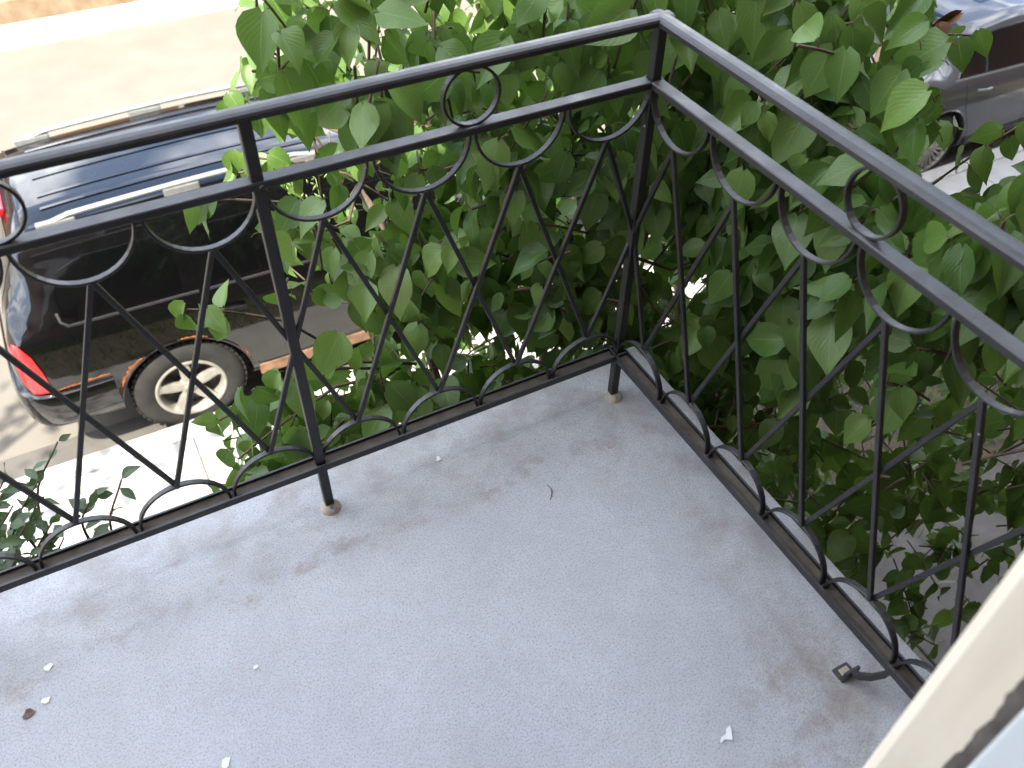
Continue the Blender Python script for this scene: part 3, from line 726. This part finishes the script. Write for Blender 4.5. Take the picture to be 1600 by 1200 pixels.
me = carve(car2.body(), car2, [(WX2, WZ2), (WX2 + 2.78, WZ2)], .385, HS); smooth_by_angle(me, 30); me.materials.clear(); me.materials.append(M_GREYCAR)
link('body', me, None, sed)
for wx in (WX2, WX2 + 2.78):
    for o in (-1, 1): wheel(sed, (DX + wx, DYC + o * (HS - .012), G + WZ2), .335, .245, .22, 22, o, 'thin')
for sg in (-1, 1):
    d = obj('door', car2.patch([(1.22, 1.22), (1.16, .94), (1.24, .70), (1.40, .45), (1.44, .30), (2.16, .29), (2.22, .93), (2.20, 1.33), (1.5, 1.33)], .004, .012, sg), M_GREYCAR, sed); smooth_by_angle(d.data, 30)
    w = obj('window', car2.patch([(1.06, 1.0), (1.40, .995), (1.41, 1.28), (1.26, 1.22)], .008, .010, sg, .04), M_GLASS, sed); smooth_by_angle(w.data, 30)
    w = obj('window', car2.patch([(1.435, .995), (2.12, .975), (2.12, 1.335), (1.5, 1.31), (1.435, 1.285)], .008, .008, sg), M_GLASS, d); smooth_by_angle(w.data, 30)
    obj('window_moulding', car2.strip([(1.02, .985), (1.40, .975), (2.22, .955), (3.05, .935)], .020, .008, sg), M_SILVER, sed)
    d = obj('door', car2.patch([(2.25, 1.33), (2.26, .93), (2.20, .29), (3.10, .29), (3.16, .90), (2.85, 1.22), (2.6, 1.33)], .004, .012, sg), M_GREYCAR, sed); smooth_by_angle(d.data, 30)
    w = obj('window', car2.patch([(2.22, .97), (3.05, .95), (2.80, 1.20), (2.55, 1.32), (2.23, 1.335)], .008, .008, sg), M_GLASS, d); smooth_by_angle(w.data, 30)
    for hx in (1.30, 2.36):
        bm = bmesh.new(); y_ = car2.side(hx, .86) + .022
        sweep(bm, [car2.W(hx + .19 * i / 6, sg * (y_ + .012 * math.sin(math.pi * i / 6)), .865 - .003 * i) for i in range(7)], crect(.018, .024, .005), (0, 1, 0)); obj('handle', bm, M_SILVER, sed)
    obj('sill_moulding', car2.strip([(1.42, .30), (3.3, .30)], .06, .012, sg, .03), M_TRIM, sed)
    obj('tail_lamp', car2.patch([(.06, .90), (.30, .92), (.28, .80), (.07, .76)], .010, .03, sg, .03), M_RED, sed)
    for wx in (WX2, WX2 + 2.78):
        bm = bmesh.new(); sweep(bm, [car2.W(x, sg * (car2.side(x, max(z, .3)) + .003), z) for x, z in arc_pts(wx, WZ2, .387, 4, 176, 36)], crect(.010, .014, .003), (0, 1, 0)); obj('arch_lip', bm, M_GREYCAR, sed)
car = car2
obj('rear_window', toppatch(.70, 1.22, .56, .006), M_GLASS, sed, True)
obj('windscreen', toppatch(2.98, 3.42, .56, .006), M_GLASS, sed, True)
obj('sunroof', toppatch(1.60, 2.10, .40, .004), M_GLASS, sed, True)

# ------------------------------------------------------------------ leaves
def leaf_arrays(rows, cols, fold, curl, wave, twist, prof=None, wmax=.345):
    """unit leaf: base at origin, tip at +y (length 1), normal +z"""
    T = np.linspace(0, 1, rows); T = T - .045 * np.sin(2 * math.pi * T)
    if prof is None: prof = ([0, .03, .08, .15, .25, .36, .48, .60, .72, .82, .90, .95, 1], [.16, .50, .76, .92, 1, .985, .89, .71, .49, .29, .14, .06, 0])
    V, UV = [], []
    for t in T:
        w = np.interp(t, *prof) * wmax
        for j in range(cols):
            u = -1 + 2 * j / (cols - 1)
            x = u * w; y = t - .09 * abs(u) * max(0, 1 - t / .16)
            z = fold * abs(u) * w - curl * t * t + wave * math.sin(t * 9 + j) * abs(u) * w + twist * u * w * (t - .4)
            V.append((x, y * (1 - .12 * curl), z)); UV.append((.5 + .5 * u, t))
    F = []
    for i in range(rows - 1):
        for j in range(cols - 1):
            a = i * cols + j; F.append((a, a + 1, a + cols + 1, a + cols))
    return np.array(V), np.array(UV), F
def leaf_mesh(name, arr, mat):
    V, UV, F = arr; me = bpy.data.meshes.new(name); me.from_pydata([tuple(v) for v in V], [], F)
    uvl = me.uv_layers.new(name='UVMap'); uvl.data.foreach_set('uv', np.array([UV[i] for f in F for i in f]).ravel())
    me.polygons.foreach_set('use_smooth', [True] * len(F)); me.materials.append(mat); return me
def mass_mesh(name, arrs, mats4, which, tints, mat):
    """all the remaining leaves as one mesh"""
    Vs, Fs, UVs, Ts = [], [], [], []; base = 0
    for M, k, t in zip(mats4, which, tints):
        V, UV, F = arrs[k]; W = V @ M[:3, :3].T + M[:3, 3]; Vs.append(W); Fa = np.array(F); Fs.append(Fa + base); base += len(V)
        UVs.append(UV[Fa.ravel()]); Ts.append(np.full(len(V), t))
    V = np.concatenate(Vs); F = np.concatenate(Fs)
    me = bpy.data.meshes.new(name); me.vertices.add(len(V)); me.vertices.foreach_set('co', V.ravel().astype(np.float32))
    me.loops.add(F.size); me.loops.foreach_set('vertex_index', F.ravel().astype(np.int32))
    me.polygons.add(len(F)); me.polygons.foreach_set('loop_start', np.arange(0, F.size, 4, dtype=np.int32))
    me.polygons.foreach_set('use_smooth', np.ones(len(F), bool))
    uvl = me.uv_layers.new(name='UVMap'); uvl.data.foreach_set('uv', np.concatenate(UVs).ravel().astype(np.float32))
    at = me.attributes.new('tint', 'FLOAT', 'POINT'); at.data.foreach_set('value', np.concatenate(Ts).astype(np.float32))
    me.materials.append(mat); me.update(); me.validate(); return me
def frame(pos, tip, nrm, size, wide=1.0):
    tip = tip / np.linalg.norm(tip); nrm = nrm - tip * nrm.dot(tip); nrm /= max(np.linalg.norm(nrm), 1e-6); x = np.cross(tip, nrm)
    M = np.eye(4); M[:3, 0] = x * size * wide; M[:3, 1] = tip * size; M[:3, 2] = nrm * size; M[:3, 3] = pos; return M
def unit(v): v = np.asarray(v, float); return v / max(np.linalg.norm(v), 1e-9)
def inpoly(pt, poly):
    x, y = pt; c = False; n = len(poly)
    for i in range(n):
        x0, y0 = poly[i]; x1, y1 = poly[i - 1]
        if (y0 > y) != (y1 > y) and x < (x1 - x0) * (y - y0) / (y1 - y0) + x0: c = not c
    return c

DEEP = [(1010, 700), (1120, 600), (1330, 690), (1480, 600), (1640, 600), (1640, 1220), (1400, 1120)]
# ---- lilac: crown of overlapping lobes growing up beside the balcony corner
LOBES = [((.40, .98, -.40), (1.00, .78, 1.18)), ((1.10, .45, -.30), (.95, .95, 1.20)), ((.85, -.40, -.45), (.68, .62, 1.08)), ((-.30, .95, .05), (.42, .40, .55)), ((-.35, .62, -.55), (.42, .46, .65)), ((1.7, .9, -.2), (.8, .9, 1.05)), ((.30, .42, -.10), (.42, .34, .55))]
# where the shrub is thin or open (street, SUV, sedan and path show there): outlines in the photograph used to shape the crown
OPEN = [[(-50, -50), (395, -50), (385, 110), (430, 175), (425, 225), (500, 235), (530, 330), (470, 330), (425, 318), (425, 470), (480, 520), (560, 520), (470, 580), (430, 600), (335, 640), (345, 730), (-50, 900)],
        [(1455, -80), (1720, -80), (1720, 290), (1570, 295), (1510, 330), (1425, 300), (1440, 215), (1450, 165), (1440, 70)],
        [(505, -50), (560, -50), (535, 60), (505, 20)],
        [(425, 480), (560, 480), (560, 545), (430, 560)]]
THIN = [([(362, -50), (700, -50), (690, 60), (600, 130), (560, 230), (430, 230)], .62), ([(420, 225), (600, 240), (560, 420), (560, 560), (520, 700), (330, 740), (330, 420)], .55),
        ([(1380, 660), (1620, 560), (1620, 1100), (1400, 1040), (1300, 880)], .8), ([(1400, -50), (1530, -50), (1560, 200), (1430, 260)], .9)]
def allowed(P, u):
    q, d = project(P)
    if d < .3: return False
    if -40 < q[0] < 1640 and -40 < q[1] < 1240:
        for pl in OPEN:
            if inpoly(q, pl): return False
        if d < 2.25 and inpoly(q, DEEP) and u > .10: return False
        for pl, k in THIN:
            if inpoly(q, pl): return u < k
    return True
def clear(P, m=.03):
    x, y, z = P
    if x < .165 + m and y < .125 + m and z > -.25: return False      # inside the balcony
    if x < .05 + m and y < .03 + m and z > -.4: return False
    if y < -.93: return False
    return z > -2.6
leaves = []   # (matrix, base, size)
twigs = []
def place_leaf(base, side, D, outward, s, droop=.85):
    tip = unit(side * .55 + D * .25 + np.array([0, 0, -droop]) + rng.normal(0, .22, 3))
    nrm = unit(outward * .75 + np.array([0, 0, .65]) + rng.normal(0, .45, 3))
    pet = base + unit(side * .8 + D * .4) * s * .22
    if not clear(pet) or not clear(pet + tip * s, .012) or not clear(pet + tip * s * .5 + np.cross(tip, nrm) * s * .4, .01): return
    c = pet + tip * s * .45
    if not allowed(c, rng.random()) or not allowed(pet + tip * s * .9, .09): return
    leaves.append((frame(pet, tip, nrm, s, rng.uniform(.88, 1.12)), c, s)); twigs.append(([base, (base + pet) / 2 + np.array([0, 0, .004]), pet], .0011))
def grow_twig(P, D, L, outward, smin=.062, smax=.118, droop=.85):
    n = max(2, int(L / .042)); side0 = unit(np.cross(D, rng.normal(0, 1, 3))); pts = []
    for i in range(n + 1):
        f = i / n; Q = P + D * L * f + np.array([0, 0, -.10 * L * f * f]); pts.append(Q)
        if i == 0: continue
        s_ = side0 if i % 2 else np.cross(D, side0)
        sz = rng.uniform(smin, smax) * (1 - .25 * f)
        for sg in (-1, 1): place_leaf(Q, s_ * sg, D, outward, sz, droop)
    if all(clear(q, .005) and allowed(q, 0) for q in pts): twigs.append((pts, .0028))
# shoots that crowd the railing itself: a leafy face a hand's breadth to half a metre outside the bars
nf = 0
while nf < 740:
    px, py = rng.uniform(380, 1680), rng.uniform(-80, 1000); dv = unit(along(px, py, 1) - _cc)
    ty = (.16 - _cc[1]) / dv[1]; tx = (.26 - _cc[0]) / dv[0]
    low = inpoly((px, py), DEEP)
    t = max(.1, min(ty if ty > 0 else 99, tx if tx > 0 else 99)); P = _cc + dv * (t + (rng.uniform(.7, 2.2) if low else rng.uniform(.03, .75) ** 1.2))
    nf += 1
    if not clear(P, .02) or P[2] < (-2.2 if low else -1.3) or P[2] > .78: continue
    out = unit(np.array([-.55, -.65, .5]) + rng.normal(0, .25, 3))
    grow_twig(P, unit(out * .35 + np.array([0, 0, .7]) + rng.normal(0, .4, 3)), rng.uniform(.10, .2), out, .068, .128)
CRN = np.array([.7, .6, -.9])
ntw = 0; tries = 0
while ntw < 1150 and tries < 20000:
    tries += 1
    k = rng.choice(len(LOBES), p=np.array([.22, .22, .16, .07, .08, .15, .10])); c, r = LOBES[k]
    d = unit(rng.normal(0, 1, 3)); rad = rng.uniform(.45, 1) ** .5
    P = np.array(c) + d * np.array(r) * rad
    if not clear(P, .02) or P[2] < -1.9: continue
    out = unit((P - np.array(c)) / np.array(r)); out = unit(out + unit(np.array([-.55, -.7, .35])) * .45)
    D = unit(out * .7 + np.array([0, 0, .55]) + rng.normal(0, .35, 3))
    grow_twig(P, D, rng.uniform(.10, .24), out); ntw += 1
# arching shoots at the left that stand clear of the crown
for (px, py, t, dx, L, n_) in [(505, 180, 2.55, (-.75, .05, .55), .24, 2), (460, 140, 2.5, (-.5, .1, .8), .16, 2), (540, 130, 2.7, (-.2, .2, .9), .26, 2), (480, 110, 2.7, (-.1, .2, .9), .2, 1), (355, 300, 2.0, (-.8, -.05, .5), .10, 1), (390, 480, 2.15, (-.75, -.1, .3), .16, 1), (450, 600, 2.15, (-.7, .0, -.1), .18, 2), (440, 660, 2.1, (-.5, -.05, -.3), .15, 2), (480, 240, 2.5, (-.5, 0, .2), .2, 2), (1500, 330, 2.3, (.5, -.3, .7), .2, 2), (1560, 330, 2.2, (.5, -.4, .7), .18, 2), (1455, 175, 2.5, (.4, -.2, -.2), .12, 1), (1440, 90, 2.5, (.4, -.2, .1), .12, 1)]:
    P = along(px, py, t); D = unit(dx)
    for q in range(n_):
        save = OPEN; OPEN = []; saveT = THIN; THIN = []
        DD = unit(D + rng.normal(0, .18, 3)); PP = P + rng.normal(0, .03, 3)
        grow_twig(PP, DD, L, unit(np.array([-.5, -.6, .5])), .075, .105)
        OPEN = save; THIN = saveT
        twigs.append(([PP - DD * .28 + np.array([0, 0, -.08]), PP - DD * .12, PP], .004))
lil = empty('lilac_shrub', (.75, .95, G)); tag(lil, 'tall lilac shrub with heart shaped leaves crowding the railing corner', 'shrub')
# stems
BASE = np.array([.75, .95, G]); stem_pts = []
for k, (tx, ty, tz) in enumerate([(.35, .95, .35), (.55, 1.1, .5), (.95, .6, .45), (1.15, .35, .5), (1.0, -.15, .2), (1.6, .8, .45), (-.25, .85, .15), (.22, .33, .30), (1.25, 1.2, .4)]):
    tgt = np.array([tx, ty, tz]); b = BASE + np.array([rng.uniform(-.25, .25), rng.uniform(-.18, .18), -.02]); bow = rng.normal(0, .10, 3); bow[2] = 0
    pts = []; nS = 16
    for i in range(nS + 1):
        f = i / nS; q = b + (tgt - b) * np.array([f ** 1.5, f ** 1.5, f]) + bow * math.sin(math.pi * f) + rng.normal(0, .012, 3) * (f > .1); pts.append(q)
    bm = bmesh.new(); tube(bm, pts, [.030 * (1 - .78 * i / nS) + .003 for i in range(nS + 1)], 7); obj('stem', bm, M_BARK, lil, True); stem_pts += pts[4:]
stem_pts = np.array(stem_pts)
# side branches tie the twigs back to the stems
bm = bmesh.new(); used_n = np.zeros(len(stem_pts))
for pts, r in twigs:
    if r >= .0028:
        a = np.array(pts[0]); d = np.linalg.norm(stem_pts - a + np.array([0, 0, .22]), axis=1) + used_n * .09; ks = int(np.argmin(d)); s_ = stem_pts[ks]
        mid = (a + s_) / 2 + np.array([0, 0, -.04]) + rng.normal(0, .025, 3)
        chain = [s_, mid, a]
        if np.linalg.norm(a - s_) < .42 and used_n[ks] < 3 and rng.random() < .75 and all(clear(q, .0) and allowed(q, 0) for q in (s_, mid, (mid + a) / 2, a)): tube(bm, chain, [.005, .004, .0028], 4); used_n[ks] += 1
    tube(bm, pts, r, 3 if r < .002 else 4)
br = obj('twigs', bm, M_TWIG, lil, True); tag(br, kind='stuff')
# the 300 leaves that show largest are single parts, the rest one mass
LV = [leaf_arrays(10, 5, f_, c_, w_, t_) for f_, c_, w_, t_ in [(.22, .16, .07, .1), (.40, .26, .05, -.15), (.10, .30, .10, .2), (.55, .12, .06, 0), (.28, .42, .08, -.25), (.05, .08, .12, .15), (.35, .20, .12, .3), (.18, .55, .05, 0), (.75, .35, .10, .35), (.50, .65, .15, -.3), (-.15, .30, .12, .1)]]
LM = [leaf_mesh('leaf', a, M_LEAF) for a in LV]
LMP = [leaf_mesh('pale_leaf', a, M_LEAFP) for a in LV[:3]]
LLO = [leaf_arrays(9, 3, f_, c_, w_, t_) for f_, c_, w_, t_ in [(.22, .16, .07, .1), (.40, .26, .05, -.15), (.10, .30, .10, .2), (.55, .12, .06, 0), (.28, .42, .08, -.25)]]
info = []
for i, (M, c, s) in enumerate(leaves):
    q, d = project(c); info.append((d, i, q, s))
info.sort(); cover = np.zeros((76, 101), int); single = set()
for d, i, q, s in info:
    if not (0 < q[0] < 1600 and 0 < q[1] < 1200): continue
    gx, gy = int(q[0] / 16), int(q[1] / 16); rr = max(1, int(s * .35 * FPX / d / 16))
    if cover[gy, gx] < 1 and len(single) < 300: single.add(i)
    cover[max(0, gy - rr):gy + rr + 1, max(0, gx - rr):gx + rr + 1] += 1
pale = set(random.sample(sorted(single), 9))
for i in sorted(single):
    M = leaves[i][0]; me = random.choice(LMP) if i in pale else random.choice(LM)
    o = bpy.data.objects.new('leaf', me); COL.objects.link(o); o.parent = lil
    mm = Matrix(M.tolist()); mm.translation = mm.translation - lil.location; o.matrix_local = mm
rest = [i for i in range(len(leaves)) if i not in single]
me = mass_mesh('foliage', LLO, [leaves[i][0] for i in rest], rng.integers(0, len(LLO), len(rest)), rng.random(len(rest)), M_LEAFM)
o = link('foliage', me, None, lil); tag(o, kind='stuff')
# seed heads at the shoot tips
for (px, py, t) in [(395, 55, 2.5), (430, 70, 2.55), (470, 35, 2.65), (590, 25, 2.7), (620, 15, 2.7), (455, 285, 2.35), (495, 290, 2.35)]:
    P = along(px, py, t); bm = bmesh.new(); tube(bm, [P + np.array([.02, .02, -.10]), P + np.array([.005, .005, -.04]), P + np.array([0, 0, .02])], .0012, 4)
    for q in range(12):
        b = P + np.array([rng.normal(0, .012), rng.normal(0, .012), rng.uniform(-.05, .03)]); dd = unit(np.array([rng.normal(-.2, .5), rng.normal(0, .5), 1.0])); l_ = rng.uniform(.012, .022)
        tube(bm, [b, b + dd * l_ * .45, b + dd * l_], [.0012, .0032, .0006], 5)
    obj('seed_head', bm, M_SEED, lil, True)
# curled dead leaves caught in the crown
dl = leaf_arrays(8, 5, 1.2, .55, .25, .6); dme = leaf_mesh('dead_leaf', dl, M_DEAD)
for (px, py, t) in [(1440, 60, 2.25), (1465, 40, 2.28), (1345, 130, 2.1), (1370, 160, 2.12), (1410, 70, 2.22), (1500, 20, 2.4)]:
    P = along(px, py, t); o = bpy.data.objects.new('dead_leaf', dme); COL.objects.link(o); o.parent = lil
    mm = Matrix(frame(P, unit([rng.normal(-.5, .4), rng.normal(-.2, .4), -.7]), unit([-.5, -.7, .5]), rng.uniform(.07, .11), .5).tolist()); mm.translation -= lil.location; o.matrix_local = mm

# ---- small berry shrub at the lower left, beyond the front rail
sb = empty('berry_shrub', (-1.45, .75, G)); tag(sb, 'thin small leaved shrub with dark red berries left of the balcony', 'shrub')
SL = [leaf_mesh('small_leaf', leaf_arrays(7, 4, f_, c_, .05, t_, ([0, .1, .3, .5, .75, 1], [.05, .5, .95, 1, .55, 0]), .27), M_LEAFS) for f_, c_, t_ in [(.3, .15, .1), (.5, .35, -.2), (.1, .25, .3)]]
tips = [(90, 690, 2.55), (190, 748, 2.5), (150, 765, 2.5), (60, 750, 2.55), (20, 790, 2.5), (40, 820, 2.45), (90, 800, 2.5), (70, 850, 2.4), (10, 740, 2.6), (100, 840, 2.45), (30, 860, 2.4), (-20, 780, 2.5), (-40, 840, 2.5), (-60, 720, 2.6), (5, 770, 2.5), (25, 840, 2.5), (55, 790, 2.5), (75, 820, 2.55), (0, 850, 2.4), (45, 870, 2.4)]
nb = 0
for k, (px, py, t) in enumerate(tips):
    P = along(px, py, t); root = np.array([-1.45 + rng.normal(0, .06), .75 + rng.normal(0, .06), G])
    knee = P + np.array([rng.uniform(-.22, -.05), rng.uniform(-.05, .08), -.34]); pts = [root, root + (knee - root) * .5 + np.array([.04, 0, 0]), knee, (knee + P) / 2 + np.array([-.03, 0, .02]), P]
    dense = catmull(np.arange(5), np.array(pts), np.linspace(0, 4, 24))
    bm = bmesh.new(); tube(bm, dense, [.007 * (1 - .82 * i / 23) + .0008 for i in range(24)], 5); obj('stem', bm, M_TWIG, sb, True)
    for j in range(11):
        f = rng.uniform(.70, 1.0) if j else 1.0; Q = dense[int(f * 23)]
        if project(Q)[0][0] > 60 and rng.random() < .35 and j: continue
        sd = unit(rng.normal(0, 1, 3) * np.array([1, 1, .3])); tip = unit(sd + np.array([0, 0, rng.uniform(-.4, .5)])); nrm = unit(np.array([-.2, -.4, .9]) + rng.normal(0, .4, 3))
        o = bpy.data.objects.new('leaf', random.choice(SL)); COL.objects.link(o); o.parent = sb
        mm = Matrix(frame(Q + tip * .006, tip, nrm, rng.uniform(.032, .058), 1).tolist()); mm.translation -= sb.location; o.matrix_local = mm
    for j in range(2 if k % 2 else 1):
        Q = dense[int(rng.uniform(.7, .95) * 23)] + rng.normal(0, .012, 3) + np.array([0, 0, -.015]); bm = bmesh.new()
        bmesh.ops.create_icosphere(bm, subdivisions=2, radius=.0048, matrix=Matrix.Translation(Vector(Q))); 
        tube(bm, [Q + np.array([0, 0, .004]), Q + np.array([0, 0, .02])], .0006, 4); obj('berry', bm, M_BERRY, sb, True)

# ---- grass in the garden strip
gr_arr = [leaf_arrays(4, 2, 0, c_, 0, 0, ([0, .5, 1], [1, .8, .05]), .035) for c_ in (.2, .5, .8)]
Ms, wh, ti = [], [], []
for k in range(26000):
    x = rng.uniform(-3.5, 8.5); y = rng.uniform(.80, 2.85)
    if rng.random() > .35 + .65 * (math.sin(x * 2.1 + y * 3) * .5 + .5): continue
    if rng.random() < .12 and True: y = rng.uniform(-.2, .8); 
    if y < .78 and rng.random() < .8: continue
    d = unit([rng.normal(0, .5), rng.normal(0, .5), 1]); nn = unit(rng.normal(0, 1, 3))
    Ms.append(frame(np.array([x, y, SW - .025]), d, nn, rng.uniform(.05, .16), 1.3)); wh.append(rng.integers(0, 3)); ti.append(rng.random())
tag(link('grass', mass_mesh('grass', gr_arr, Ms, wh, ti, M_GRASS), None), 'rough green grass and weeds beside the garden path', 'grass', kind='stuff')

# ---- street trees whose crowns stand above the frame; their shade falls over the sedan and dapples the SUV
tl_arr = [leaf_arrays(5, 3, .2, .2, .05, .1)]
def street_tree(loc, limbs, lobes, n, size, label):
    x0, y0 = loc; tr = empty('street_tree', (x0, y0, SW)); tag(tr, label, 'tree', 'street trees above the frame')
    bm = bmesh.new(); tube(bm, [(x0, y0, SW - .05), (x0 - .02, y0 + .02, G + 1), (x0 - .1, y0, G + 2.4), (x0 - .2, y0 - .1, G + 4.2), (x0 - .2, y0 - .12, G + 6)], [.17, .14, .12, .09, .04], 10); obj('trunk', bm, M_BARK, tr, True)
    for tx, ty, tz in limbs:
        bm = bmesh.new(); a = np.array([x0 - .12, y0 - .02, G + 3.0]); b = np.array([tx, ty, tz]); tube(bm, [a, a + (b - a) * .4 + np.array([0, 0, .25]), b], [.06, .04, .012], 7); obj('limb', bm, M_BARK, tr, True)
    Ms, ti = [], []
    for k in range(n):
        c, r = lobes[k % len(lobes)]
        P = np.array(c) + unit(rng.normal(0, 1, 3)) * np.array(r) * rng.random() ** .4
        Ms.append(frame(P, unit(rng.normal(0, 1, 3) + np.array([0, 0, -.5])), unit(rng.normal(0, .6, 3) + np.array([0, 0, 1])), rng.uniform(*size), 1)); ti.append(rng.random())
    o = link('crown', mass_mesh('crown', tl_arr, Ms, np.zeros(len(Ms), int), ti, M_LEAFT), None, tr); tag(o, kind='stuff')
street_tree((5.7, 1.2), [(3.6, 1.4, 1.6), (4.4, 2.2, 2.0), (6.2, 2.2, 1.8), (4.9, .6, 2.2)], [((3.5, 1.5, 1.6), (.9, .8, .8)), ((4.5, 2.1, 1.8), (1, .9, .9)), ((5.8, 1.7, 2.0), (1.2, 1, 1)), ((4.7, .7, 2.2), (1, .7, .9))], 3600, (.14, .24), 'leafy street tree whose shade falls over the grey sedan')
street_tree((-5.2, 1.5), [(-3.9, 1.0, 2.3), (-4.2, 2.0, 2.4), (-5.8, 1.2, 2.6)], [((-3.9, .75, 2.5), (.7, .5, .5)), ((-4.3, 1.9, 2.9), (.7, .5, .5)), ((-5.6, 1.3, 3.0), (1, .8, .8))], 230, (.09, .15), 'thin street tree that throws dappled shade on the black SUV')

# ------------------------------------------------------------------ small litter on the balcony floor
def scrap(name, px, py, outline, lift, mat, label, cat, group=None):
    d = along(px, py, 1) - _cc; P = _cc + d * (0 - _cc[2]) / d[2]
    bm = bmesh.new(); n = len(outline)
    top = [bm.verts.new((P[0] + x, P[1] + y, .0016 + lift * (math.hypot(x, y) / .02) ** 2 + random.uniform(0, .0006))) for x, y in outline]
    c_ = bm.verts.new((P[0], P[1], .0018)); bot = [bm.verts.new(v.co - Vector((0, 0, .0006))) for v in top]; cb = bm.verts.new((P[0], P[1], .0012))
    for i in range(n):
        j = (i + 1) % n; bm.faces.new((c_, top[i], top[j])); bm.faces.new((cb, bot[j], bot[i])); bm.faces.new((top[i], bot[i], bot[j], top[j]))
    bmesh.ops.recalc_face_normals(bm, faces=bm.faces[:])
    o = obj(name, bm, mat); tag(o, label, cat, group); return o
def blob(r, el=1.0, ang=0, n=9, jit=.35):
    pts = []
    for i in range(n):
        a = 2 * math.pi * i / n; q = r * random.uniform(1 - jit, 1 + jit); x, y = q * math.cos(a) * el, q * math.sin(a); pts.append((x * math.cos(ang) - y * math.sin(ang), x * math.sin(ang) + y * math.cos(ang)))
    return pts
scrap('paint_scrap', 1136, 1152, [(-.016, -.004), (-.006, -.002), (.004, -.008), (.007, -.004), (.013, .006), (.015, .013), (.006, .011), (.001, .005), (-.008, .004), (-.015, .000)], .002, M_PAPER, 'large torn white paint scrap on the floor near the door', 'scrap')
scrap('paint_scrap', 77, 1042, blob(.006, 1.5, .6), .001, M_PAPER, 'white paint fleck at the far left of the floor, upper of two', 'scrap', 'paint flecks on the floor')
scrap('paint_scrap', 72, 1095, blob(.0055, 1.3, .4), .001, M_PAPER, 'white paint fleck at the far left of the floor, lower of two', 'scrap', 'paint flecks on the floor')
scrap('paint_scrap', 685, 717, blob(.0045, 1.6, 1.4), .002, M_PAPER, 'tiny white fleck on the floor inside the front rail', 'scrap', 'paint flecks on the floor')
scrap('paint_scrap', 354, 1192, blob(.006, 1.8, 1.0), .001, M_PAPER, 'thin white fleck on the floor at the bottom edge of the picture', 'scrap', 'paint flecks on the floor')
scrap('paint_scrap', 400, 1043, blob(.003, 1.3, .3), .001, M_PAPER, 'faint white speck alone on the middle of the floor', 'scrap', 'paint flecks on the floor')
scrap('withered_petal', 45, 1116, blob(.0075, 1.2, .5), .003, noisy('withered_petal', (.10, .05, .06), (.18, .11, .07), 120, .9, .5, .001, 200), 'small withered brown purple petal on the floor at left', 'petal')
d = along(858, 770, 1) - _cc; P = _cc + d * (0 - _cc[2]) / d[2]
bm = bmesh.new(); tube(bm, [P + np.array([.004 + .016 * math.sin(i / 8 * 2.2) - .012, -.018 + .036 * i / 8, .0022]) for i in range(9)], [.0005 + .0006 * math.sin(math.pi * i / 8) for i in range(9)], 5)
tag(obj('dry_stalk', bm, M_TWIG), 'thin curved brown stalk lying on the grey floor', 'stalk')
